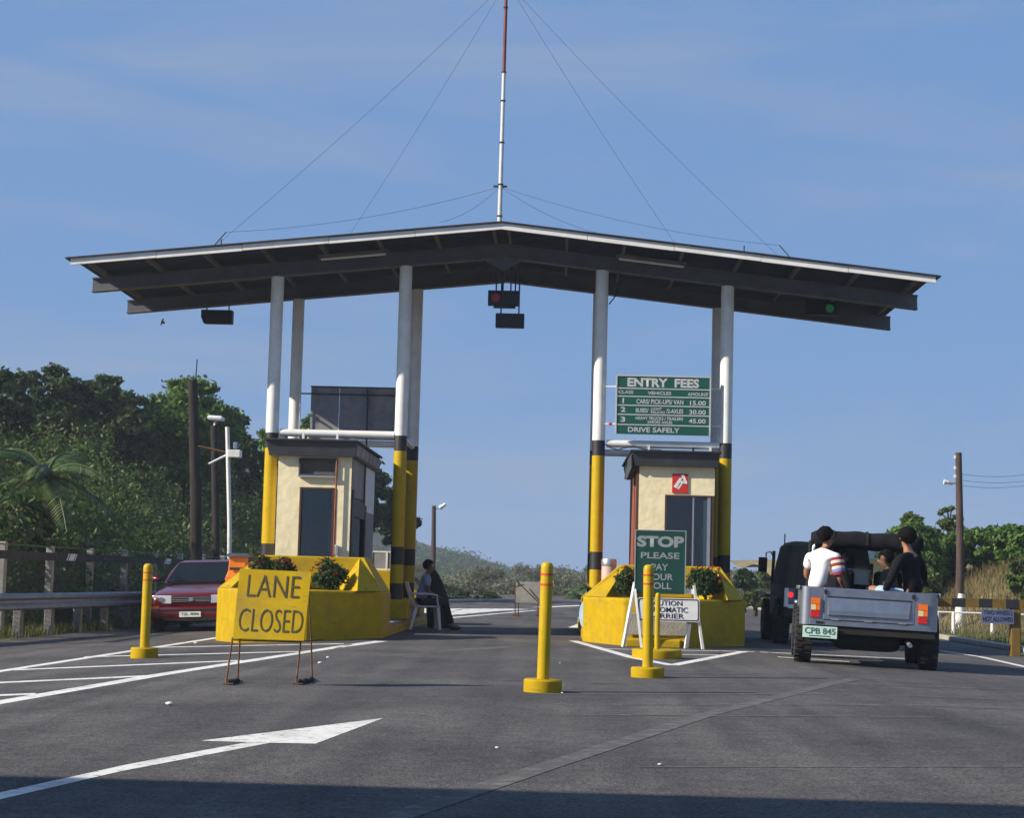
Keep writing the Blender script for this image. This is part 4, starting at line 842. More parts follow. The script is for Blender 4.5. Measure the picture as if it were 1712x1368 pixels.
t, s = pole('lamp_post', 'slim white steel post with crossarms and a floodlight box behind the red car', (at(386.5, 960, YW).x, YW, hill_z(at(386, 960, YW).x, YW)), at(380, 714, YW), .055, .05, 'white_paint', cat='lamp post')
b = MB(); b.tube([at(331, 746, YW), at(381, 757, YW)], .022, 8); b.build('crossarm', 'rust_leg', t)
b = MB(); b.tube([at(349, 776, YW), at(381, 760, YW)], .026, 8); b.build('crossarm', 'white_paint', t)
c_ = at(392, 759, YW); b = MB(); b.bb(c_.x-.15, c_.x+.17, YW-.15, YW+.12, c_.z-.10, c_.z+.09); b.build('floodlight_box', 'white_paint', t, bevel=.02)
c_ = at(394, 745, YW); b = MB(); b.bb(c_.x-.05, c_.x+.06, YW-.05, YW+.05, c_.z-.09, c_.z+.08); b.build('control_box', 'galv', t, bevel=.02)
b = MB(); b.tube(catenary(at(389, 765, YW), at(399, 900, YW-.2), .0), .008, 5); b.build('stay_wire', 'cable', t)

# right roadside pole, pipe fence, wires
YQ = 43.6
gb = gnd(1604, 1056); YQ = gb.y
t, s = pole('utility_pole', 'reddish wooden utility pole with a white painted foot by the grass bank', gb, at(1602.5, 757, YQ), .115, .085, 'wood_pole_red')
b = MB(); b.tube([gb-Vector((0, 0, .05)), at(1606, 993, YQ)], [.132, .122], 18); b.build('painted_foot', 'white_paint', t, smooth=True)
c_ = at(1584, 808, YQ); d_ = at(1600, 808, YQ); b = MB(); b.tube([d_, c_.lerp(d_, .55)], .02, 8); b.build('lamp_arm', 'alu', t)
b = MB(); b.tube([at(1593, 808, YQ), at(1586, 807, YQ)], [.055, .05], 12); b.build('lamp_body', 'panel_grey', t, smooth=True)
b = MB(); b.tube([at(1586, 807, YQ), at(1578, 806, YQ)], [.05, .07], 12); b.build('lamp_shade', 'sign_white', t, smooth=True)
for v in (765, 783, 797): b = MB(); b.bb(at(1597, v, YQ).x-.03, at(1600, v, YQ).x, YQ-.03, YQ+.03, at(1600, v+2, YQ).z, at(1600, v-3, YQ).z); b.build('insulator', 'sign_white', t)
for v0, v1, u1 in ((793, 789, 1800), (803, 800, 1800), (812, 806, 1800)): b = MB(); b.tube(catenary(at(1606, v0, YQ), at(1830, v1-28, YQ+3), .28), .005, 5); b.build('wire', 'cable', t)
pf = thing('pipe_fence', (11, 45.5, -.16), 'low white pipe fence with a mesh along the grass bank', 'fence')
YV = 45.8; zr = at(1590, 1024, YV).z
xs_ = [8.6, 9.75, 12.0, 14.3, 16.6]
b = MB(); b.tube([(8.3, YV, zr), (20, YV, zr-.04)], .022, 8); b.build('rail', 'white_paint', pf)
for u in (1568, 1594, 1659, 1725, 1790): x = at(u, 1040, YV).x; b = MB(); b.cyl((x, YV, -.2), (x, YV, zr-.01), .045, n=10); b.build('post', 'white_paint', pf, smooth=True)
b = MB()
for s in (-1, 1):
    x = 8.3
    while x < 19:
        a, c = ((x, -.15), (x+.6, zr)) if s > 0 else ((x, zr), (x+.6, -.15)); b.add([(a[0]-.004, YV+s*.002, a[1]), (a[0]+.004, YV+s*.002, a[1]), (c[0]+.004, YV+s*.002, c[1]), (c[0]-.004, YV+s*.002, c[1])], [(0, 1, 2, 3)]); x += .09
tag(b.build('wire_mesh', 'wire_grey', pf, fix=False), kind='stuff')

# far pole with a lamp, far roadside rail
YD = 95.0
t, s = pole('utility_pole', 'distant bare pole with a street lamp beyond the toll plaza', (at(722, 1004, YD).x, YD, -.02), at(725.5, 846, YD), .15, .11, 'wood_pole_red')
b = MB(); b.tube([at(726, 851, YD), at(733, 851, YD), at(740, 848, YD)], .03, 6); b.build('lamp_arm', 'alu', t); b = MB(); b.tube([at(735, 850, YD), at(745, 843, YD)], [.12, .08], 8); b.build('lamp_head', 'sign_white', t, smooth=True)
fr = thing('roadside_railing', (3, 80, 0), 'low weathered concrete railing across the far end of the road', 'railing')
YE = 80.0; xL, xR = at(838, 1010, YE).x, at(1400, 1020, YE).x; zz = at(900, 1007, YE).z
for z_, h__ in ((zz, .10), (zz-.32, .09)):
    x = xL
    while x < xR: b = MB(); b.bb(x+.01, min(x+2.0, xR), YE-.06, YE+.06, z_-h__, z_); b.build('rail', 'concrete', fr); x += 2.0
x = xL
while x < xR: b = MB(); b.bb(x-.09, x+.09, YE-.1, YE+.1, -.05, zz+.06); b.build('post', 'concrete', fr); x += .66
# ================================================================== VEHICLES
def localthing(name, loc, rot, label, cat, group=None):
    t = thing(name, loc, label, cat, group); t.rotation_euler = rot; LOCAL.add(t.name); return t
def wheel(t, c, r, w, tread=0, rim='alu', side=1):
    b = MB(); n = 36; prof = [(-w/2+.01, r*.62), (-w/2, r*.72), (-w/2+.005, r*.93), (-w/2+.03, r*.99), (0, r), (w/2-.03, r*.99), (w/2-.005, r*.93), (w/2, r*.72), (w/2-.01, r*.62)]
    k = 0
    for x, q in prof:
        for j in range(n): a = 2*PI*j/n; b.v.append((c[0]+x, c[1]+q*math.cos(a), c[2]+q*math.sin(a)))
    m_ = len(prof)
    for i in range(m_-1):
        for j in range(n): q = (j+1) % n; b.f.append((i*n+j, i*n+q, (i+1)*n+q, (i+1)*n+j))
    b.f.append(tuple(range(n))); b.f.append(tuple((m_-1)*n+j for j in range(n)))
    if tread:
        for j in range(tread):
            for s in (-1, 1):
                a = 2*PI*(j+(.5 if s > 0 else 0))/tread; R = Matrix.Rotation(a, 3, 'X'); p = R @ Vector((0, 0, r)); b.box((c[0]+s*w*.25, c[1]+p.y, c[2]+p.z), (w*.42, 2*PI*r/tread*.55, .022), R)
    ty = b.build('wheel', 'rubber', t, smooth=not tread)
    b = MB()
    for s in (-1, 1): b.cyl((c[0]+s*(w/2-.03), c[1], c[2]), (c[0]+s*(w/2-.012), c[1], c[2]), r*.6, n=24)
    b.cyl((c[0]-w/2-.002, c[1], c[2]), (c[0]+w/2+.002, c[1], c[2]), r*.16, n=14)
    b.build('rim', rim, ty, smooth=True); return ty
def ring(y, w, zb, zt, n=24, e=.38, taper=0.0):
    P = []; zc, h = (zb+zt)/2, (zt-zb)/2
    for i in range(n):
        a = 2*PI*(i+.5)/n; cx, sz = math.cos(a), math.sin(a); z = zc+h*math.copysign(abs(sz)**e, sz)
        ww = w*(1-taper*max(0, (z-zc)/max(h, .01))); P.append((ww*math.copysign(abs(cx)**e, cx), y, z))
    return P
# --- red saloon car, seen from the front
car_y = 33.6; cxp = at(322, 1000, car_y).x
car = localthing('car', (cxp, car_y, gz(cxp)), (0, math.atan(.045)*-1*0, rad(1.2)), 'dark red saloon car facing the camera in the far left lane', 'car')
car.rotation_euler[1] = -math.atan(.045)
b = MB(); b.loft([ring(y, w, zb, zt, e=.34, taper=.05) for y, w, zb, zt in ((.02, .68, .50, .62), (.05, .75, .46, .68), (.16, .80, .30, .735), (.45, .825, .22, .80), (.9, .835, .2, .865), (1.25, .84, .2, .91), (2.4, .84, .2, .92), (3.5, .835, .2, .93), (3.95, .80, .25, .92), (4.15, .74, .32, .84), (4.2, .62, .4, .7))]); body = b.build('body', 'car_red', car, smooth='all')
b = MB(); b.loft([ring(y, w, zb, zt, e=.4) for y, w, zb, zt in ((-.10, .66, .24, .42), (-.08, .76, .22, .45), (.0, .815, .2, .47), (.2, .835, .2, .48))]); bu = b.build('bumper', 'car_red', car, smooth='all')
b = MB(); b.bb(-.60, .60, -.108, -.07, .385, .425); b.build('bumper_strip', 'under_black', bu, bevel=.006)
b = MB(); b.bb(-.50, .50, -.112, -.05, .20, .255); b.build('air_intake', 'under_black', bu, bevel=.006)
b = MB(); b.bb(-.365, .365, -.0, .06, .545, .66); gl = b.build('grille', 'under_black', car, bevel=.01)
for z in (.565, .595, .635): b = MB(); b.bb(-.36, .36, -.006, .002, z-.006, z+.006); b.build('grille_bar', 'grey_steel', gl)
b = MB(); b.lathe([(.034, -.006), (.034, .006)], (0, 0, 0), 20); em_ = b.build('emblem', 'chrome', gl); 
for v in em_.data.vertices: v.co = Vector((v.co.x*1.4, -.012+v.co.z, .60+v.co.y))
for s in (-1, 1):
    b = MB(); b.loft([[(s*.37, -.006, .525), (s*.74, .045, .535), (s*.73, .055, .685), (s*.37, .008, .675)], [(s*.37, .1, .525), (s*.78, .2, .535), (s*.77, .2, .695), (s*.37, .1, .68)]]); hl = b.build('headlight', 'lamp_glass', car, bevel=.008)
    b = MB(); b.cyl((s*.56, -.0, .605), (s*.56, .03, .605), .045, n=16); b.build('reflector', 'chrome', hl)
    b = MB(); b.bb(s*.745, s*.80, .03, .18, .56, .66); b.build('side_lamp', 'amber', car, bevel=.008)
    b = MB(); b.bb(s*.60, s*.79, -.085, .02, .43, .475); b.build('turn_signal', 'amber', car, bevel=.008)
    b = MB(); b.loft([ring(0, .09, -.055, .055, 12, .6), ring(.09, .06, -.04, .04, 12, .6)]); b.v = [(x+s*.93, y+1.32, z+1.0) for x, y, z in b.v]; mi = b.build('mirror', 'car_red', car, smooth='all')
    b = MB(); b.bb(s*.78, s*.87, 1.34, 1.38, .96, 1.0); b.build('mirror_arm', 'under_black', mi)
    for y in (.72, 3.22): wheel(car, (s*.72, y, .285), .285, .175)
    b = MB(); b.slab([(s*.765, 1.32, .93), (s*.765, 3.35, .95), (s*.625, 3.0, 1.28), (s*.625, 1.93, 1.28)][::-s], .006); b.build('side_window', 'car_glass', car)
    b = MB(); b.bb(s*.835, s*.843, 1.5, 3.2, .50, .56); b.build('door_trim', 'under_black', car)
b = MB(); b.loft([[(-.75, 1.15, .90), (.75, 1.15, .90), (.76, 3.72, .92), (-.76, 3.72, .92)], [(-.70, 1.5, 1.11), (.70, 1.5, 1.11), (.71, 3.5, 1.12), (-.71, 3.5, 1.12)], [(-.61, 1.95, 1.315), (.61, 1.95, 1.315), (.61, 3.08, 1.315), (-.61, 3.08, 1.315)], [(-.5, 2.1, 1.355), (.5, 2.1, 1.355), (.5, 2.95, 1.355), (-.5, 2.95, 1.355)]]); cb = b.build('cabin', 'car_red', car, bevel=.03)
b = MB(); b.slab([(-.69, 1.155, .925), (.69, 1.155, .925), (.575, 1.885, 1.30), (-.575, 1.885, 1.30)], .008); b.v = [(x, y-.012, z+.012) for x, y, z in b.v]; ws = b.build('windscreen', 'car_glass', car)
b = MB(); b.bb(-.65, .65, 1.10, 1.14, .905, .925); b.build('wiper_cowl', 'under_black', car)
b = MB(); b.bb(-.20, .20, -.125, -.113, .275, .375); pl = b.build('number_plate', 'plate_white', car)
o_ = text_fit('TJL 886', (0, 0, 0), EX, EZ, -.17, .17, .295, .355, 'plate_ink', None, off=.01, lift=0)
for v in o_.data.vertices: v.co.y = -.128
setparent(o_, pl)
b = MB(); b.bb(-.7, .7, .3, 3.9, .17, .23); b.build('underbody', 'under_black', car)

# --- stainless open jeep, seen from behind
JX, JY = 3.925, 23.1
jp = localthing('jeep', (JX, JY, gz(JX)), (0, rad(2.0), rad(-6.5)), 'stainless steel open jeep carrying passengers, tail towards the camera', 'jeep')
hw, z0, z1 = .865, .50, .985
def rr(x0, x1, y0, y1, r, n=5):
    P = []
    for cx, cy, a0 in ((x1-r, y0+r, -90), (x1-r, y1-r, 0), (x0+r, y1-r, 90), (x0+r, y0+r, 180)):
        for i in range(n+1): a = rad(a0+90*i/n); P.append((cx+r*math.cos(a), cy+r*math.sin(a)))
    return P
for s in (-1, 1):                                       # side panels with their rounded rear corners
    P = [(s*.745, 0.0)]+[(s*(.755+.11*math.sin(rad(a))), .11-.11*math.cos(rad(a))) for a in range(0, 91, 15)]+[(s*.865, 2.05)]
    Q = [(x-s*.012*0, y) for x, y in P]; b = MB()
    inner = [(s*.835, 2.05), (s*.835, .13), (s*.745, .03)]
    poly = P+inner
    if s < 0: poly = poly[::-1]
    b.prism(poly, z0, z1); b.build('side_panel', 'stainless', jp, smooth=True)
    b = MB(); b.bb(min(s*.575, s*.744), max(s*.575, s*.744), 0.002, .03, z0+.02, z1-.001); b.build('rear_panel', 'stainless', jp)
    b = MB(); b.bb(s*.87 if s > 0 else -.895, .895 if s > 0 else s*.87, .05, 2.0, z1-.045, z1+.005); b.build('top_rail', 'stainless', jp, bevel=.01)
b = MB(); b.bb(-.572, .572, .0, .03, .575, z1-.002); tg = b.build('tailgate', 'stainless', jp, bevel=.006)
b = MB(); q = [(-.505, .85), (.505, .85), (.49, .645), (-.49, .645)]; 
b.add([(-.52, -.004, .86), (.52, -.004, .86), (.52, -.004, .63), (-.52, -.004, .63), (-.50, -.03, .70), (.50, -.03, .70), (.50, -.03, .64), (-.50, -.03, .64)], [(0, 4, 5, 1), (4, 7, 6, 5), (3, 2, 6, 7), (0, 3, 7, 4), (1, 5, 6, 2)]); b.build('pressed_panel', 'stainless', tg)
b = MB(); b.bb(-.53, .53, -.012, -.001, .862, .876); b.build('panel_lip', 'under_black', tg)
for x in (-.55, .55): b = MB(); b.bb(x-.02, x+.02, -.022, -.001, .90, .955); b.build('latch', 'under_black', tg, bevel=.004)
for x in (-.42, 0, .42): b = MB(); b.cyl((x-.05, -.008, .578), (x+.05, -.008, .578), .012, n=10); b.build('hinge', 'grey_steel', tg)
b = MB(); b.bb(-.744, .744, -.002, .03, z0, .572); sill = b.build('rear_sill', 'stainless', jp, bevel=.006)
b = MB(); b.bb(-.56, .56, -.006, .0, .568, .575); b.build('seam', 'under_black', sill)
b = MB(); b.bb(-.84, .84, .03, .13, .40, .498); b.build('bumper', 'under_black', jp, bevel=.01)
for s, zt_ in ((-1, .845), (1, .845)):
    xc = s*.672; b = MB(); b.bb(xc-.06, xc+.06, -.022, .001, zt_-.25, zt_+.0); tl = b.build('tail_light', 'red_lens', jp, bevel=.006)
    b = MB(); b.bb(xc-.057, xc+.057, -.032, -.0225, zt_-.078, zt_-.004); b.build('amber_lens', 'amber', tl)
    b = MB(); b.bb(xc-.057, xc+.005, -.032, -.0225, zt_-.155, zt_-.084); b.build('clear_lens', 'clear_lens', tl)
    b = MB(); b.bb(xc+.01, xc+.057, -.032, -.0225, zt_-.155, zt_-.084); b.build('amber_lens', 'amber', tl)
b = MB(); b.bb(-.82, -.385, -.018, -.006, .335, .485); pl = b.build('number_plate', 'plate_green', jp, bevel=.004)
o_ = text_fit('CPB 845', (0, 0, 0), EX, EZ, -.795, -.41, .385, .465, 'plate_ink', None, off=.015, lift=0)
for v in o_.data.vertices: v.co.y = -.022
setparent(o_, pl)
b = MB(); b.bb(-.74, -.47, -.021, -.019, .355, .368); b.build('plate_strap_line', 'plate_ink', pl)
b = MB(); b.bb(-.66, -.56, -.012, .0, .52, .55); b.build('maker_badge', 'under_black', jp)
for s in (-1, 1):
    for y in (.55, 2.75): wheel(jp, (s*.80, y, .355), .355, .225, tread=26, rim='under_black')
    b = MB(); b.tube([(s*.70, 1.15, .75), (s*.70, 1.15, 1.5), (s*.66, 1.17, 1.60), (s*.55, 1.18, 1.63), (0, 1.18, 1.64)], .028, 10); b.build('roll_bar', 'chrome' if s < 0 else 'under_black', jp, smooth=True)
    b = MB(); b.bb(s*.42, s*.83, .12, 1.3, .70, .76); b.build('bench', 'canvas_black', jp, bevel=.02)
    b = MB(); b.tube([(s*.74, 2.02, .98), (s*.72, 2.12, 1.62)], .025, 8); b.build('windscreen_post', 'under_black', jp)
    b = MB(); b.bb(s*.12, s*.6, 1.55, 1.98, .55, .75); st_ = b.build('front_seat', 'canvas_black', jp, bevel=.04)
    b = MB(); b.box((s*.36, 1.55, .98), (.46, .12, .52), Matrix.Rotation(rad(8), 3, 'X')); b.build('seat_back', 'canvas_black', st_, bevel=.05)
for s in (-1, 1): b = MB(); b.slab([(s*.73, 1.22, 1.0), (s*.73, 2.02, 1.0), (s*.69, 2.08, 1.60), (s*.70, 1.22, 1.58)], .008); b.build('cab_shade_screen', 'canvas_black', jp)  # black screens added to stand in for the shade inside the cab
b = MB(); b.bb(-.72, .72, 2.10, 2.14, 1.60, 1.66); b.build('windscreen_header', 'under_black', jp, bevel=.01)
b = MB(); b.slab([(-.70, 2.04, 1.0), (.70, 2.04, 1.0), (.68, 2.115, 1.60), (-.68, 2.115, 1.60)], .006)
b.build('windscreen', 'clear_glass', jp)
# rolled soft top: several lumpy rolls lying across the bars
rolls = MB(); n = 18; RG = []
for i in range(n+1):
    x = -.74+1.48*i/n; k = (.62 if i in (0, n) else .9 if i in (1, n-1) else 1)*(1+.035*math.sin(i*1.9)); RG.append([(x, 1.20+yy*k, 1.635+zz*k+.008*math.sin(i*1.1)) for yy, zz in ((-.17, -.06), (-.16, .05), (-.10, .105), (.0, .115), (.12, .10), (.18, .03), (.17, -.07), (.08, -.12), (-.06, -.125), (-.13, -.10))])
rolls.loft(RG); rolls.build('rolled_soft_top', 'canvas_black', jp, smooth='all')
for x in (-.45, 0, .45): b = MB(); b.loft([[(x+dx, 1.20+yy, 1.637+zz) for dx in (0,) for yy, zz in ((-.182, -.06), (-.172, .055), (-.105, .115), (0, .125), (.13, .11), (.19, .03), (.18, -.075), (.08, -.132), (-.06, -.137), (-.14, -.11))] for x in (x-.015, x+.015)]); b.build('tie_strap', 'under_black', jp)
b = MB(); b.loft([[(-.70, 1.30, 1.66), (.70, 1.30, 1.66), (.70, 1.30, 1.69), (-.70, 1.30, 1.69)], [(-.68, 2.14, 1.66), (.68, 2.14, 1.66), (.68, 2.14, 1.685), (-.68, 2.14, 1.685)]]); b.build('roof_canvas', 'canvas_black', jp)
b = MB(); b.loft([ring(2.05, .72, .55, .98, e=.3), ring(2.2, .70, .55, .97, e=.3), ring(3.15, .55, .55, .90, e=.3), ring(3.25, .52, .58, .86, e=.3)]); b.build('bonnet', 'stainless', jp, smooth='all')
for s in (-1, 1): b = MB(); b.bb(s*.56, s*.9, 2.3, 3.25, .72, .78); b.build('front_fender', 'stainless', jp, bevel=.03)
b = MB(); b.bb(-.82, .82, .04, 2.0, .47, .50); b.build('floor', 'under_black', jp)
b = MB(); b.cyl((-.72, .55, .34), (.72, .55, .34), .05, n=12); ax_ = b.build('rear_axle', 'under_black', jp); b = MB(); b.lathe([(.02, -.13), (.1, -.09), (.13, 0), (.1, .09), (.02, .13)], (0, .52, .33), 16); b.build('differential', 'under_black', ax_, smooth=True)
b = MB(); b.loft([ring(.25, .42, .20, .46, e=.4), ring(1.2, .42, .20, .46, e=.4)]); b.build('fuel_tank', 'under_black', jp, smooth='all')
b = MB(); b.tube([(.52, .9, .36), (.52, .1, .33), (.53, -.02, .31)], .028, 10); b.build('exhaust', 'grey_steel', jp)
b = MB(); b.bb(-.5, .5, 1.70, 1.95, .95, 1.05); b.build('dashboard', 'under_black', jp, bevel=.02)
b = MB()
for i in range(25): a = 2*PI*i/24; b.v.append((-.36+.19*math.cos(a), 1.62+.03*math.sin(a), 1.06+.19*math.sin(a)))
b2 = MB(); b2.tube(b.v, .014, 8, cap=False); b2.build('steering_wheel', 'under_black', jp)

# --- dark olive jeep ahead of it
DX, DY = 4.56, 30.9
dj = localthing('jeep', (DX, DY, gz(DX)), (0, rad(2.0), rad(-1)), 'dark olive hard-top jeep with a lit brake light, half hidden by the steel jeep', 'jeep')
HW = .76
b = MB(); b.prism(rr(-HW, HW, 0, 2.3, .05), .48, 1.02); b.build('tub', 'olive_dark', dj, smooth=True)
b = MB(); b.loft([[(x, y, 1.022) for x, y in rr(-HW, HW, .0, 2.0, .08)], [(x, y, 1.35) for x, y in rr(-HW+.03, HW-.03, .04, 1.95, .1)], [(x, y, 1.70) for x, y in rr(-HW+.09, HW-.09, .12, 1.85, .12)], [(x, y, 1.775) for x, y in rr(-HW+.18, HW-.18, .22, 1.75, .12)]]); tp = b.build('soft_top', 'canvas_olive', dj, smooth=True)
for x in (-.52, -.30): b = MB(); b.tube([(x, -.004, 1.04), (x, .036, 1.35), (x*.97, .115, 1.69)], .012, 6); b.build('seam', 'olive_dark', tp)
b = MB(); b.slab([(-.15, .012, 1.10), (.45, .012, 1.10), (.42, .085, 1.58), (-.12, .085, 1.58)], .01); b.v = [(x, y-.012, z) for x, y, z in b.v]; b.build('rear_window', 'car_glass', tp)
for s in (-1, 1):
    b = MB(); b.bb(s*.56, s*.73, -.035, .0, .70, .96); lp = b.build('lamp_panel', 'blue_sign', dj, bevel=.01)
    b = MB(); b.cyl((s*.645, -.036, .85), (s*.645, -.060, .85), .05, n=24); b.build('brake_light', 'brake_lit', lp, smooth=True)
    b = MB(); b.cyl((s*.645, -.036, .755), (s*.645, -.055, .755), .045, n=20); b.build('reverse_light', 'grey_steel', lp, smooth=True)
    for y in (.55, 2.75): wheel(dj, (s*.72, y, .37), .37, .24, tread=24, rim='under_black')
    b = MB(); b.bb(s*.60, s*.86, .1, 1.0, .76, .80); b.build('fender', 'olive_dark', dj, bevel=.02)
    b = MB(); b.tube([(s*.76, 1.98, 1.02), (s*.74, 2.1, 1.62)], .03, 8); b.build('windscreen_post', 'olive_dark', dj)
    b = MB(); b.tube([(s*.77, 1.9, 1.52), (s*.82, 1.9, 1.60), (s*.90, 1.9, 1.58), (s*.905, 1.9, 1.12), (s*.80, 1.9, 1.10)], .013, 8); ma_ = b.build('mirror_bracket', 'under_black', dj)
    b = MB(); b.box((s*.955, 1.885, 1.36), (.16, .035, .27)); b.build('mirror', 'under_black', ma_, bevel=.015)
b = MB(); b.bb(-.75, -.68, -.07, -.036, .64, .96); b.build('corner_guard', 'sign_white', dj, bevel=.006); b = MB(); b.bb(-.68, .75, -.07, -.036, .62, .69); b.build('bumper_bar', 'sign_white', dj, bevel=.006)
b = MB(); b.loft([ring(2.28, .60, .55, 1.02, e=.3), ring(3.2, .50, .55, .95, e=.3)]); b.build('bonnet', 'olive_dark', dj, smooth='all')
for s in (-1, 1): b = MB(); b.bb(s*.50, s*.85, 2.3, 3.2, .78, .84); b.build('front_fender', 'olive_dark', dj, bevel=.03)
b = MB(); b.cyl((-.62, 1.5, 1.68), (-.62, 1.5, 1.93), .012, n=6); b.build('aerial', 'under_black', dj)
b = MB(); b.bb(-.7, .7, .1, 2.9, .36, .478); b.build('chassis', 'under_black', dj)

# ================================================================== PEOPLE
def skin(name, V, E, m, parent, sub=2):
    """continuous body grown from joints: V = [(pos, radius)], E = edges"""
    me = bpy.data.meshes.new(name); me.from_pydata([tuple(p) for p, r in V], E, []); o = bpy.data.objects.new(name, me); C.objects.link(o)
    md = o.modifiers.new('skin', 'SKIN'); md.use_smooth_shade = True; md.branch_smoothing = .5
    for i, (p, r) in enumerate(V):
        d = me.skin_vertices[0].data[i]; d.radius = (r, r) if not hasattr(r, '__len__') else r; d.use_root = (i == 0)
    s = o.modifiers.new('sub', 'SUBSURF'); s.levels = sub; s.render_levels = sub
    bpy.context.view_layer.update()
    me2 = bpy.data.meshes.new_from_object(o.evaluated_get(bpy.context.evaluated_depsgraph_get())); bpy.data.objects.remove(o)
    me2.materials.clear(); me2.materials.append(MATS[m]); me2.name = name
    for p in me2.polygons: p.use_smooth = True
    o = bpy.data.objects.new(name, me2); C.objects.link(o)
    if parent is not None: setparent(o, parent)
    return o
def person(label, M, shirt, pants, sk='skin', lean=.1, side=0.0, arms=None, legs=None, head_yaw=0.0, head_pitch=0.0, sleeve='short', pant='long', shoes='under_black', stripes=False, group=None):
    """seated figure; local frame: x right, y forward, z up from the seat; M places it in the world"""
    t = thing('person', M @ Vector((0, 0, 0)), label, 'person', group)
    P = lambda x, y, z: M @ Vector((x, y, z))
    sp = lambda f: (side*f, lean*f)                     # spine bend
    pel = (0, 0, .10); wa = (sp(.35)[0], sp(.3)[1], .26); ch = (sp(.7)[0], sp(.65)[1]+.01, .42); uc = (sp(.9)[0], sp(.9)[1], .52); nk = (sp(1)[0], sp(1.05)[1]+.01, .60)
    hx, hy = sp(1.05)[0], sp(1.15)[1]+.02
    fy = Vector((math.sin(head_yaw), math.cos(head_yaw)*math.cos(head_pitch), math.sin(head_pitch)))
    hc = Vector((hx, hy, .745)); jaw = hc+fy*.045+Vector((0, 0, -.075)); top = hc-fy*.01+Vector((0, 0, .075)); rt_ = Vector((fy.y, -fy.x, 0)).normalized()
    sh = [(sp(.9)[0]+s*.175, sp(.9)[1], .515) for s in (-1, 1)]
    arms = arms or [((-.25, .06+lean*.6, .27), (-.13, .30, .20)), ((.25, .06+lean*.6, .27), (.13, .30, .20))]
    legs = legs or [((-.12, .44, .08), (-.13, .46, -.36)), ((.12, .44, .08), (.13, .46, -.36))]
    V = [(P(*pel), (.135, .105)), (P(*wa), (.125, .095)), (P(*ch), (.145, .105)), (P(*uc), (.12, .085)), (P(*nk), .05), (M @ jaw, .062), (M @ hc, .088), (M @ top, .062)]
    E = [(0, 1), (1, 2), (2, 3), (3, 4), (4, 5), (5, 6), (6, 7)]
    def add(p, r, k): V.append((p, r)); E.append((k, len(V)-1)); return len(V)-1
    add(M @ (jaw+fy*.065+Vector((0, 0, .045))), .012, 5)                                      # nose
    for s in (-1, 1): add(M @ (hc+rt_*s*.092-fy*.005-Vector((0, 0, .01))), .018, 6)           # ears
    hands = []
    for i, s in enumerate((-1, 1)):
        a = add(P(*sh[i]), .058, 3); e = add(P(*arms[i][0]), .042, a); w = add(P(*arms[i][1]), .030, e)
        d = (Vector(arms[i][1])-Vector(arms[i][0])).normalized(); hp = Vector(arms[i][1])+d*.06; h = add(P(*hp), (.040, .022), w); hands.append((hp, d, s))
        side_ = d.cross(Vector((0, 0, 1))).normalized()
        for k, (o, l) in enumerate(((-.028, .055), (-.010, .068), (.010, .064), (.027, .048))):
            f1 = hp+d*(.045+l*.3)+side_*o; f2 = f1+d*l*.55+Vector((0, 0, -.012)); q = add(P(*f1), .0085, h); add(P(*f2), .0065, q)
        th = hp-d*.005-side_*s*.045; q = add(P(*th), .010, h); add(P(*(th+d*.035+Vector((0, 0, -.008)))), .008, q)
    for i, s in enumerate((-1, 1)):
        hp = add(P(s*.09, .04, .085), .088, 0); k = add(P(*legs[i][0]), .060, hp); an = add(P(*legs[i][1]), .038, k)
        fd = Vector((legs[i][0][0]*.0, .15, -.035)); add(P(*(Vector(legs[i][1])+fd)), (.035, .022), an)
    skin('body', V, E, sk, t)
    g = .014
    # shirt
    SV = [(P(*pel), (.155, .125)), (P(*wa), (.148, .115)), (P(*ch), (.165, .125)), (P(uc[0], uc[1]-.01, uc[2]+.012), (.165, .125)), (P(nk[0], nk[1]-.012, nk[2]-.005), .078)]; SE = [(0, 1), (1, 2), (2, 3), (3, 4)]
    for i in (0, 1):
        SV.append((P(*sh[i]), .080)); SE.append((3, len(SV)-1)); f = .62 if sleeve == 'short' else 1
        A_, B_ = Vector(sh[i]), Vector(arms[i][0])
        SV.append((P(*A_.lerp(B_, f)), .064 if f < 1 else .056)); SE.append((len(SV)-2, len(SV)-1))
        if sleeve == 'long': SV.append((P(*B_.lerp(Vector(arms[i][1]), .92)), .042)); SE.append((len(SV)-2, len(SV)-1))
    sh_ = skin('shirt', SV, SE, shirt, t)
    if stripes:
        A_, B_ = M @ Vector(sh[1]), M @ Vector(arms[1][0]); d = B_-A_
        for k, mm in enumerate(('maroon', 'stripe_pale', 'maroon', 'stripe_pale', 'stripe_blue', 'maroon')):
            f0 = .06+k*.135; b = MB(); b.tube([A_+d*f0, A_+d*(f0+.067), A_+d*(f0+.134)], [.089-.002*k, .091-.002*k, .088-.002*k], 18); b.build('sleeve_stripe', mm, sh_, smooth=True)
        b = MB(); n0 = M @ Vector((nk[0], nk[1], nk[2]-.03)); b.tube([n0-Vector((0, 0, .02)), n0+Vector((0, 0, .03))], [.08, .062], 16); b.build('collar', 'maroon', sh_, smooth=True)
    PV = [(P(*pel), (.150, .125)), (P(pel[0], pel[1], pel[2]+.06), (.14, .11))]; PE = [(0, 1)]
    for i, s in enumerate((-1, 1)):
        PV.append((P(s*.09, .04, .085), .103)); PE.append((0, len(PV)-1)); kn, an = Vector(legs[i][0]), Vector(legs[i][1])
        if pant == 'long':
            PV.append((P(*kn), .078)); PE.append((len(PV)-2, len(PV)-1)); PV.append((P(*kn.lerp(an, .95)), .066)); PE.append((len(PV)-2, len(PV)-1))
        else:
            PV.append((P(*Vector((s*.09, .04, .085)).lerp(kn, .82)), .092)); PE.append((len(PV)-2, len(PV)-1))
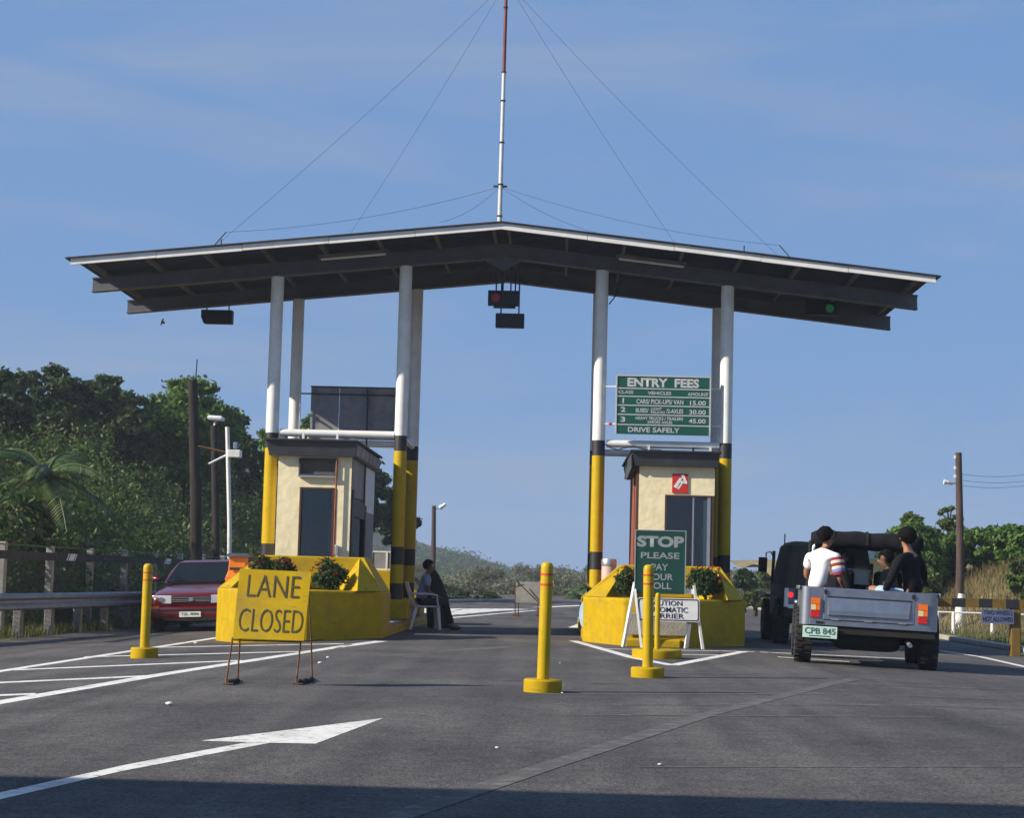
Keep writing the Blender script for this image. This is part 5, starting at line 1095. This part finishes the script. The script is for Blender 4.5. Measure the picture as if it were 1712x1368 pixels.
    skin('trousers' if pant == 'long' else 'shorts', PV, PE, pants, t)
    for i in (0, 1):
        an = Vector(legs[i][1]); skin('shoe', [(P(*(an+Vector((0, -.03, -.03)))), .045), (P(*(an+Vector((0, .07, -.038)))), .042), (P(*(an+Vector((0, .16, -.042)))), .03)], [(0, 1), (1, 2)], shoes, t)
    # hair cap
    b = bmesh.new(); bmesh.ops.create_icosphere(b, subdivisions=3, radius=1); 
    for v in b.verts:
        c = v.co.copy(); f = c.dot(fy); k = 1.0+.05*math.sin(c.x*9+c.y*7+c.z*11)
        z = max(c.z, -.80 if f < -.1 else -.45 if f < .35 else .22)
        q = hc+Vector((0, 0, .012))-fy*.012+Vector((c.x*.097*(1-.22*max(0, -z)), c.y*.104*(1-.22*max(0, -z)), z*.108))*k; v.co = M @ q
    me = bpy.data.meshes.new('hair'); b.to_mesh(me); b.free(); me.materials.append(MATS['hair'])
    for p in me.polygons: p.use_smooth = True
    o = bpy.data.objects.new('hair', me); C.objects.link(o); setparent(o, t)
    # eyes and mouth
    for s in (-1, 1):
        b = MB(); c = hc+fy*.082+rt_*s*.032+Vector((0, 0, .0)); b.lathe([(.001, -.009), (.009, 0), (.001, .009)], (0, 0, 0), 10); b.v = [tuple(M @ (c+Vector(v))) for v in b.v]; b.build('eye', 'hair', t)
    return t
def place(x, y, z, yaw, sc=1.1): return Matrix.Translation((x, y, z)) @ Matrix.Rotation(yaw, 4, 'Z') @ Matrix.Scale(sc, 4)
def jl(x, y, z): a = rad(-6.5); return (JX+x*math.cos(a)-y*math.sin(a), JY+x*math.sin(a)+y*math.cos(a), gz(JX)+z-math.tan(rad(2))*x)
PG = 'passengers in the steel jeep'
person('passenger in a white shirt with striped sleeves on the left side of the steel jeep', place(*jl(-.64, .34, .80), rad(-38), 1.13), 'shirt_white', 'denim', lean=.10, side=.05, arms=[((-.22, .16, .28), (-.08, .36, .18)), ((.27, .08, .27), (.25, .29, .10))], legs=[((-.05, .45, .10), (-.04, .5, -.26)), ((.19, .45, .11), (.22, .52, -.25))], head_yaw=rad(10), head_pitch=rad(-18), stripes=True, group=PG)
person('passenger in a black shirt and pale shorts on the right side of the steel jeep', place(*jl(.60, .26, .80), rad(42), 1.2), 'shirt_dark', 'denim_pale', lean=.06, arms=[((-.28, .10, .26), (-.12, .30, .14)), ((.27, .06, .27), (.13, .30, .16))], legs=[((-.20, .45, .19), (-.18, .52, -.20)), ((.10, .45, .15), (.12, .5, -.22))], head_yaw=rad(30), head_pitch=rad(-12), sleeve='long', pant='short', group=PG)
person('dark-haired passenger in black sitting inside the steel jeep behind the white-shirted one', place(*jl(-.42, 1.15, .70), rad(-70), .98), 'shirt_dark', 'trouser_navy', sk='skin_dark', lean=.12, head_yaw=rad(20), sleeve='long', group=PG)
person('passenger in a brown shirt sitting inside the steel jeep beside the black-shirted one', place(*jl(.42, 1.0, .70), rad(66), .98), 'shirt_brown', 'denim', sk='skin_dark', lean=.10, head_yaw=rad(-20), sleeve='long', group=PG)

# guard on a plastic chair beside the left island
gx_ = at(712, 1030, 33.0).x; gy_ = 32.9
ch = thing('plastic_chair', (gx_, gy_, gz(gx_)), 'white plastic chair beside the left toll island with a person seated on it', 'chair')
SZ = .44
MC = Matrix.Translation((gx_, gy_, gz(gx_))) @ Matrix.Rotation(rad(-78), 4, 'Z')
def cp_(b, nm): b.v = [tuple(MC @ Vector(v)) for v in b.v]; return b.build(nm, 'plastic_white', ch, bevel=.006)
b = MB(); b.loft([[(x, y, SZ-.035) for x, y in rr(-.23, .23, -.22, .24, .06)], [(x, y, SZ-.005) for x, y in rr(-.235, .235, -.22, .245, .06)]]); cp_(b, 'seat')
b = MB(); b.loft([[(-.21, -.24, SZ-.02), (.21, -.24, SZ-.02), (.21, -.215, SZ-.02), (-.21, -.215, SZ-.02)], [(-.23, -.33, SZ+.25), (.23, -.33, SZ+.25), (.23, -.30, SZ+.25), (-.23, -.30, SZ+.25)], [(-.18, -.38, SZ+.42), (.18, -.38, SZ+.42), (.18, -.355, SZ+.42), (-.18, -.355, SZ+.42)]]); cp_(b, 'backrest')
for s in (-1, 1):
    b = MB(); b.loft([[(s*.25-.025, .21, 0), (s*.25+.025, .21, 0), (s*.25+.025, .26, 0), (s*.25-.025, .26, 0)], [(s*.215-.03, .17, SZ-.04), (s*.215+.03, .17, SZ-.04), (s*.215+.03, .23, SZ-.04), (s*.215-.03, .23, SZ-.04)]]); cp_(b, 'leg')
    b = MB(); b.loft([[(s*.25-.025, -.33, 0), (s*.25+.025, -.33, 0), (s*.25+.025, -.28, 0), (s*.25-.025, -.28, 0)], [(s*.205-.03, -.23, SZ-.04), (s*.205+.03, -.23, SZ-.04), (s*.205+.03, -.17, SZ-.04), (s*.205-.03, -.17, SZ-.04)]]); cp_(b, 'leg')
    b = MB(); b.tube([(s*.25, -.30, SZ+.2), (s*.27, -.05, SZ+.21), (s*.26, .16, SZ+.19), (s*.225, .2, SZ-.03)], .02, 8); cp_(b, 'armrest')
person('guard in a pale shirt and dark trousers seated by the left toll island', MC @ Matrix.Translation((0, -.10, SZ-.03)), 'shirt_blue', 'trouser_navy', sk='skin_dark', lean=.10, head_pitch=rad(-16), arms=[((-.22, .10, .27), (-.06, .30, .19)), ((.22, .10, .27), (.06, .31, .19))], legs=[((-.11, .44, .09), (-.14, .62, -.335)), ((.11, .44, .09), (.10, .56, -.335))])
hp = thing('tarpaulin_heap', (gx_+.35, gy_+.9, 0), 'dark green tarpaulin draped over a heap behind the seated guard', 'tarpaulin')
ax_, ay_ = at(737, 1000, 34.2).x, 34.2
b = MB(); n = 20
R_ = []
for z, r in ((0, .22), (.3, .22), (.55, .20), (.8, .15), (.98, .09), (1.08, .04)): R_.append([(ax_-.30*(z/1.14)*.5+r*math.cos(2*PI*i/n)*(1+.10*math.sin(i*2.4+z*3)), ay_+r*.7*math.sin(2*PI*i/n), z) for i in range(n)])
b.loft(R_); b.build('tarpaulin', 'tarp_green', hp, smooth='all')

# ================================================================== VEGETATION
GT = 'trees on the left hillside'
def tree_at(u, v_top, v_bot, Y, wpx, label, leaf, key=None, name='tree', group=GT, n=46, per=230, size=.14, flat=1.0, base=None, cr=.30):
    """crown filling the photo's outline: top at v_top, width wpx; stands on the terrain at depth Y"""
    pt = at(u, v_top, Y); pb = at(u, v_bot, Y); w = wpx*Y/F
    zb = base if base is not None else hill_z(pt.x, Y); Rz = (pt.z-pb.z)/2; t = thing(name, (pt.x, Y, zb), label, 'tree', group)
    c = (pt.x, Y, (pt.z+pb.z)/2); R = (w/2, w/2, Rz); k = min(w/2, Rz)*cr*1.6
    cl = crownclumps(c, (R[0]*.84, R[1]*.84, R[2]*.84), int(n*1.8), k*.42, flat); v, q = leafcloud(cl, int(per*.85), size*.85); npmesh('crown', v, q, leaf, t)
    b = MB(); limbs(b, (pt.x, Y, zb-.3), (pt.x, Y, c[2]), max(.1, Rz*.06), [x[0] for x in cl[:10]], max(.04, Rz*.02)); b.build('trunk', 'bark', t, smooth='all'); return t
tree_at(318, 622, 840, 66, 190, 'rounded bright green mango tree on the hillside behind the dark wooden pole', 'leaf_mango', n=70, per=330, size=.15)
tree_at(392, 676, 880, 70, 110, 'dark green tree beside the mango tree behind the white lamp post', 'leaf_dark', n=40, per=240)
tree_at(90, 594, 780, 62, 150, 'tall feathery dark tree at the top of the left hillside', 'leaf_dark', n=58, per=260, size=.12, flat=.55)
tree_at(8, 603, 800, 58, 130, 'dark tree at the crest of the hillside beside the feathery tree', 'leaf_dark', n=44, per=260)
tree_at(175, 614, 800, 64, 130, 'dense dark green tree between the feathery tree and the mango tree', 'leaf_dark', n=50, per=270)
tree_at(224, 640, 820, 60, 80, 'small dark tree on the hillside slope left of the mango tree', 'leaf_dark', n=30, per=220)
tree_at(455, 700, 900, 74, 90, 'green tree behind the left toll booth near the yellow column', 'leaf_mango', n=36, per=230)
tree_at(522, 660, 900, 72, 60, 'narrow bright green tree rising behind the back-turned sign', 'leaf_mango', n=34, per=230)
tree_at(600, 735, 930, 70, 110, 'dark shaded tree behind the left toll booth roof', 'leaf_dark', n=44, per=250, base=-.2)
tree_at(668, 800, 930, 74, 78, 'dark tree showing between the left columns', 'leaf_dark', n=34, per=220, base=-.2)
# scrub covering the slope: nobody could count it
cl = []
for _ in range(2600):
    y = random.uniform(33, 84); toe = -10.6+(y-30)*.045+.8*math.sin(y*.21); x = toe-random.random()**1.2*26+.3; r = random.uniform(.30, .85); cl.append(((x, y, hill_z(x, y)+r*.4+random.random()**2*1.7), (r, r, r*.8)))
v, q = leafcloud(cl, 70, .075); tag(npmesh('hillside_scrub', v, q, 'leaf_scrub'), 'dense tangled green scrub covering the left hillside', None, None, 'stuff')
cl = []
for _ in range(260):
    y = random.uniform(29, 46); x = -9.75-random.random()*1.3; r = random.uniform(.2, .5); cl.append(((x, y, gz(x)+r*.5), (r, r, r*.9)))
for _ in range(150): r = random.uniform(.3, .6); y = random.uniform(31, 36); x = -10.2-random.random()*1.2; cl.append(((x, y, hill_z(x, y)+random.random()*1.5), (r, r, r*.8)))
v, q = leafcloud(cl, 60, .06); tag(npmesh('fence_weeds', v, q, 'leaf_scrub'), 'weeds and low bushes growing behind the chain-link fence', None, None, 'stuff')
# coconut palms
def palm(label, c, nf, fl, base, seed):
    rg = random.Random(seed); t = thing('palm', base, label, 'palm tree'); c = Vector(c)
    b = MB(); b.tube([Vector(base)-Vector((0, 0, .3)), Vector(base).lerp(c, .5)+Vector((.15, 0, 0)), c], [.17, .13, .11], 10); b.build('trunk', 'bark', t, smooth='all')
    for k in range(nf):
        az = 2*PI*k/nf+rg.uniform(-.3, .3); el = rg.uniform(.0, 1.4); L_ = fl*rg.uniform(.8, 1.15); n = 16; P_ = []
        for i in range(n+1): s = i/n; d = L_*s; P_.append(c+Vector((math.cos(az)*d*math.cos(el*(1-.3*s)), math.sin(az)*d*math.cos(el*(1-.3*s)), d*math.sin(el)-.62*L_*s*s*1.1)))
        b = MB(); b.tube(P_, [.03*(1-.8*i/n)+.004 for i in range(n+1)], 5, cap=False); 
        for i in range(2, 2*n+1):
            s = i/(2*n); j = min(int(s*n), n-1); f = s*n-j; p = P_[j].lerp(P_[j+1], f); tn = (P_[j+1]-P_[j]).normalized(); sd = tn.cross(Vector((0, 0, 1))); sd = sd.normalized() if sd.length > .01 else Vector((1, 0, 0))
            ll = fl*.27*(1-abs(s-.45)*1.1)
            for sg in (-1, 1):
                e = p+sd*sg*ll*.75+tn*ll*.45-Vector((0, 0, ll*.42)); m_ = p.lerp(e, .5)+Vector((0, 0, .03)); wv = tn*.028
                b.add([p-wv*.5, m_-wv, e, m_+wv], [(0, 1, 2, 3)])
        b.build('frond', 'leaf_palm', t, fix=False)
pc = at(76, 800, 36.5); palm('young coconut palm with pale arching fronds at the foot of the hillside', pc, 12, 1.8, (pc.x, 36.5, hill_z(pc.x, 36.5)), 4)
pc = at(-25, 830, 36); palm('coconut palm with drooping fronds at the fence beside the young palm', pc, 13, 1.6, (pc.x, 36, hill_z(pc.x, 36)), 9)

# right bank: dry grass, shrubs and trees
def blades(n, fx, h, w, name, m, label):
    P = []
    for _ in range(n): P.append(fx())
    P = np.array(P); k = len(P); hh = h*(.5+RNG.random(k)); a = RNG.random(k)*2*PI; ln = RNG.normal(size=(k, 2))*.28
    wv = np.stack([np.cos(a), np.sin(a), np.zeros(k)], 1)*w; tip = P+np.stack([ln[:, 0]*hh, ln[:, 1]*hh, hh], 1); mid = (P+tip)/2+np.stack([np.zeros(k), np.zeros(k), hh*.06], 1)
    v = np.stack([P-wv, P+wv, mid+wv*.8, tip, mid-wv*.8], 1).reshape(-1, 3); q = np.arange(k*5).reshape(-1, 5)
    return tag(npmesh(name, v, q, m), label, None, None, 'stuff')
def fbank():
    while True:
        x = random.uniform(9.4, 24); y = random.uniform(46, 60)
        if random.random() < .25+.75*min(1, max(0, x-10.5)/2): return (x, y, bank_z(x, y)-.02)
blades(26000, fbank, .34, .010, 'dry_grass', 'straw', 'tall dry straw grass covering the right bank')
def fverge(): x = random.uniform(8.9, 16); y = random.uniform(34, 46); return (x, y, gz(x)-.03)
blades(9000, fverge, .14, .008, 'verge_grass', 'grass', 'short patchy grass on the right verge')
def fleft(): y = random.uniform(22, 44); return (gx(y)-random.uniform(.0, .9), y, -.22)
blades(5000, fleft, .16, .008, 'edge_grass', 'grass', 'thin grass along the left road edge under the guardrail')
GB = 'trees on the right bank'
def btree(u, vt, vb, Y, w, label, leaf, n=34, per=210, size=.11, flat=.8): p = at(u, vt, Y); return tree_at(u, vt, vb, Y, w, label, leaf, group=GB, n=n, per=per, size=size, flat=flat, base=(bank_z(p.x, Y) if p.x > 9.3 and 44 < Y < 100 else -.05))
btree(1530, 866, 1000, 56, 125, 'bushy olive green tree beside the head of the black-shirted passenger', 'leaf_mango', 60, 230)
btree(1524, 850, 905, 60, 50, 'thin wispy tree top above the bushy tree on the right bank', 'leaf_scrub', 16, 110, .08)
btree(1588, 842, 920, 58, 52, 'small tree with an airy crown beside the reddish pole', 'leaf_scrub', 20, 120, .08)
btree(1632, 876, 960, 57, 150, 'dark green shrubby tree on the bank behind the reddish pole', 'leaf_mango', 60, 230)
btree(1705, 872, 975, 56, 130, 'bright green bush at the right end of the bank', 'leaf_mango', 60, 240)
btree(1575, 905, 985, 57, 90, 'leafy shrub filling the gap under the airy tree on the bank', 'leaf_dark', 34, 200)
btree(1718, 925, 1020, 50, 84, 'leafy bush low on the bank beyond the notice plate', 'leaf_scrub', 34, 200, .09)
btree(1545, 940, 1015, 52, 70, 'sparse scrubby bush at the foot of the right bank', 'leaf_scrub', 26, 150, .08)
btree(1247, 950, 995, 70, 46, 'round dark bush beyond the right toll island', 'leaf_dark', 20, 170)
btree(1280, 952, 990, 84, 40, 'pale green bush beside the round dark bush near the olive jeep', 'leaf_scrub', 18, 150)
btree(1262, 985, 1022, 62, 60, 'low scrub on the verge in front of the round dark bush', 'leaf_scrub', 16, 140, .08)
tp_ = terrain('dry_rise', 11, 40, 62, 78, 20, 8, lambda x, y: gz(x)+.9*max(0, min(1, (x-12)/4))*max(0, 1-abs(y-70)/8), 'bank_soil')

# far tree line beyond the plaza
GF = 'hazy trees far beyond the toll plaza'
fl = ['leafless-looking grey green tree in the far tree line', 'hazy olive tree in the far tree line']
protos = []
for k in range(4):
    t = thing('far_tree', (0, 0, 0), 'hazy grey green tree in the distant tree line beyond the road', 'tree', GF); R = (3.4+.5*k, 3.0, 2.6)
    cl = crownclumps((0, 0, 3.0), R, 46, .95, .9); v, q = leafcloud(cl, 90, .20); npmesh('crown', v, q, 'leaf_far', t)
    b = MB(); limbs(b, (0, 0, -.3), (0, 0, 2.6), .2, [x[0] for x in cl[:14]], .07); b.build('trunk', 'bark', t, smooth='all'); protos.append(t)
spots = []
rg = random.Random(21)
for row, (Y, vt) in enumerate(((112, 955), (128, 950), (150, 946), (185, 943), (230, 940))):
    x = at(690, 990, Y).x
    while x < at(1330 if row < 3 else 1712, 990, Y).x: spots.append((x, Y+rg.uniform(-6, 6), vt+rg.uniform(-8, 10))); x += rg.uniform(3.2, 5.2)*(Y/120)**.8
spots = [q for q in spots if not (q[1] < 120 and abs(q[0]-at(890, 990, q[1]).x) < 3)]
for i, (x, Y, vt) in enumerate(spots):
    o = protos[i] if i < 4 else copy_tree(protos[i % 4]); zt = at(900, vt, Y).z; s = max(.2, zt/6.2); o.location = (x, Y, -.02); o.scale = (s*rg.uniform(.9, 1.2), s, s); o.rotation_euler[2] = rg.uniform(0, 6.28)
# dark shrubs by the far road edge, seen beside the seated guard
for i, (u, vt, vb, Y, w) in enumerate(((770, 985, 1016, 84, 60), (812, 986, 1016, 80, 52), (748, 975, 1014, 90, 50), (835, 1000, 1016, 82, 30))):
    tree_at(u, vt, vb, Y, w, ['dark shaded shrub left of the far railing beside the distant pole', 'rounded dark shrub at the far road edge by the railing end', 'grey green shrub at the foot of the distant pole', 'small dark shrub touching the end of the far railing'][i], 'leaf_dark', name='shrub', group='shrubs at the far road edge', n=16, per=130, size=.12, base=-.02)
pc = at(965, 998, 86); palm('small palm with spiky fronds behind the far railing', pc, 11, 1.0, (pc.x, 86, 0), 15)
pc = at(985, 985, 92); palm('taller thin palm behind the far railing next to the yellow column', pc, 11, 1.2, (pc.x, 92, 0), 16)
# woods between the hill and the road: one mass
def wood(name, label, n, Y0_, Y1_, u0, u1, vt, r0, leaf, size, per):
    cl = []
    for _ in range(n):
        Y = random.uniform(Y0_, Y1_); u = random.uniform(u0, u1); top = at(u, vt+5*math.sin(u*.045)+4*math.sin(u*.11+1)+random.uniform(0, 10), Y); x = top.x; r = random.uniform(.6, 1.3)*r0; z = random.uniform(0, max(.3, top.z-r*.7)); cl.append(((x, Y, z), (r, r, r*.85)))
    v, q = leafcloud(cl, per, size); return tag(npmesh(name, v, q, leaf), label, None, None, 'stuff')
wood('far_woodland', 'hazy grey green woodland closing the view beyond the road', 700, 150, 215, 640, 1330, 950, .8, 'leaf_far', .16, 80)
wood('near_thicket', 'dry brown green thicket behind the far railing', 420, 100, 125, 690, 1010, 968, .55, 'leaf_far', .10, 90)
# far wooded hill
b = MB(); n = 40
H_ = [(-420, 12), (at(560, 900, 420).x, 15), (at(660, 905, 420).x, 10.2), (at(720, 919, 420).x, at(720, 917, 420).z), (at(745, 919, 420).x, at(745, 919, 420).z), (at(770, 923, 420).x, at(770, 923, 420).z), (at(790, 929, 420).x, at(790, 929, 420).z), (at(803, 938, 420).x, at(803, 938, 420).z), (at(825, 944, 420).x, at(825, 944, 420).z), (at(870, 953, 420).x, at(870, 953, 420).z), (at(990, 957, 420).x, 2.5), (at(1300, 962, 420).x, 2.5), (420, 3)]
cl = []
for (xa, za), (xb, zb) in zip(H_[:-1], H_[1:]):
    m_ = max(2, int(abs(xb-xa)/9))
    for i in range(m_): f = i/m_; cl.append((xa+(xb-xa)*f, za+(zb-za)*f))
V_ = []; nX = len(cl)
for x, z in cl: V_.append((x, 420, z-1.2))
for x, z in cl: V_.append((x, 300, -1))
for x, z in cl: V_.append((x, 600, z*.9))
b.v = V_; b.f = [(i, nX+i, nX+i+1, i+1) for i in range(nX-1)]+[(2*nX+i, i, i+1, 2*nX+i+1) for i in range(nX-1)]
tag(b.build('far_hill', 'far_hill', smooth='all', fix=False), kind='structure')
fc = []
for k_ in range(2600):
    i = random.randrange(nX-1) if k_ < 700 else min(range(nX-1), key=lambda q: abs(cl[q][0]-at(random.uniform(640, 860), 940, 420).x)); f = random.random(); g = random.random(); x = cl[i][0]+(cl[i+1][0]-cl[i][0])*f; z = cl[i][1]+(cl[i+1][1]-cl[i][1])*f; r = random.uniform(1.2, 2.6); fc.append(((x, 420-120*g, (z-1.2)*(1-g)-1*g), (r*1.3, r*1.3, r*.8)))
v, q = leafcloud(fc, 40, .38); tag(npmesh('hill_forest', v, q, 'leaf_dark'), 'dark forest covering the far hill', None, None, 'stuff')

# ================================================================== SMALL THINGS
for i, (u, v, s, lb) in enumerate(((535, 1111, .05, 'scrap of white paper on the asphalt to the side of the lane closed sign'), (548, 1101, .035, 'tiny white paper scrap near the hatch line behind the lane closed sign'), (283, 1180, .05, 'flat scrap of paper on the asphalt before the hatch lines'), (831, 1253, .022, 'small white pebble of litter on the asphalt beyond the arrow tip'), (936, 1110, .02, 'tiny white litter speck beyond the lone bollard'), (940, 1160.5, .02, 'white bit of litter at the foot of the lone bollard'), (1103, 1281, .02, 'white litter speck on the worn strip'), (327, 1077, .05, 'pale scrap lying near the yellow island corner'))):
    p = gnd(u, v); b = bmesh.new(); bmesh.ops.create_icosphere(b, subdivisions=2, radius=s*.5)
    for w in b.verts: w.co = Vector((w.co.x*random.uniform(.9, 1.3), w.co.y*random.uniform(.8, 1.2), max(0, w.co.z*.55+s*.2)))+p+Vector((0, 0, .004))
    me = bpy.data.meshes.new('litter'); b.to_mesh(me); b.free(); me.materials.append(MATS['paper']); o = bpy.data.objects.new('litter', me); C.objects.link(o); tag(o, lb, 'litter', 'scraps of litter on the road')
# small bird under the canopy end
p = at(271, 538, 33); bd = thing('bird', p, 'small dark bird flying below the left end of the canopy', 'bird')
b = MB(); b.tube([p+Vector((-.02, 0, -.07)), p+Vector((0, 0, 0)), p+Vector((.02, 0, .06))], [.006, .022, .01], 8); b.build('body', 'under_black', bd)
for s in (-1, 1): b = MB(); b.slab([p+Vector((0, 0, .03)), p+Vector((0, 0, -.02)), p+Vector((.02, s*.12, -.03)), p+Vector((.03, s*.10, .01))], .004); b.build('wing', 'under_black', bd)
# added unseen slab behind the camera, throwing the foreground's band of shade
br_ = thing('shade_caster', (-7, 3.0, 0), 'added concrete slab out of view behind the viewpoint that shades the foreground', 'shade_caster')
DZB = 6.0; sh_x = DZB/math.tan(SUN_EL)*math.cos(SUN_BACK); sh_y = DZB/math.tan(SUN_EL)*math.sin(SUN_BACK)
ye = 8.55-sh_y
b = MB(); b.bb(-30, 14, ye-4.2, ye, DZB-.5, DZB); b.build('shade_deck', 'concrete', br_)
for x in (-26, 12): b = MB(); b.bb(x-.4, x+.4, ye-2.6, ye-1.6, -.2, DZB-.502); b.build('shade_pier', 'concrete', br_)

# morning haze over everything
hz = MB(); hz.bb(-600, 600, -55, 640, -3.0, 22); o = hz.build('haze', 'paper'); o['kind'] = 'stuff'; o['label'] = 'thin morning haze in the air'
mh = bpy.data.materials.new('haze_air'); mh.use_nodes = True; nn_ = mh.node_tree.nodes
for n in list(nn_):
    if n.type != 'OUTPUT_MATERIAL': nn_.remove(n)
pv = nn_.new('ShaderNodeVolumePrincipled'); pv.inputs['Color'].default_value = (.80, .88, 1.0, 1); pv.inputs['Density'].default_value = .0007; pv.inputs['Anisotropy'].default_value = .2
mh.node_tree.links.new(pv.outputs[0], nn_['Material Output'].inputs['Volume']); o.data.materials.clear(); o.data.materials.append(mh)
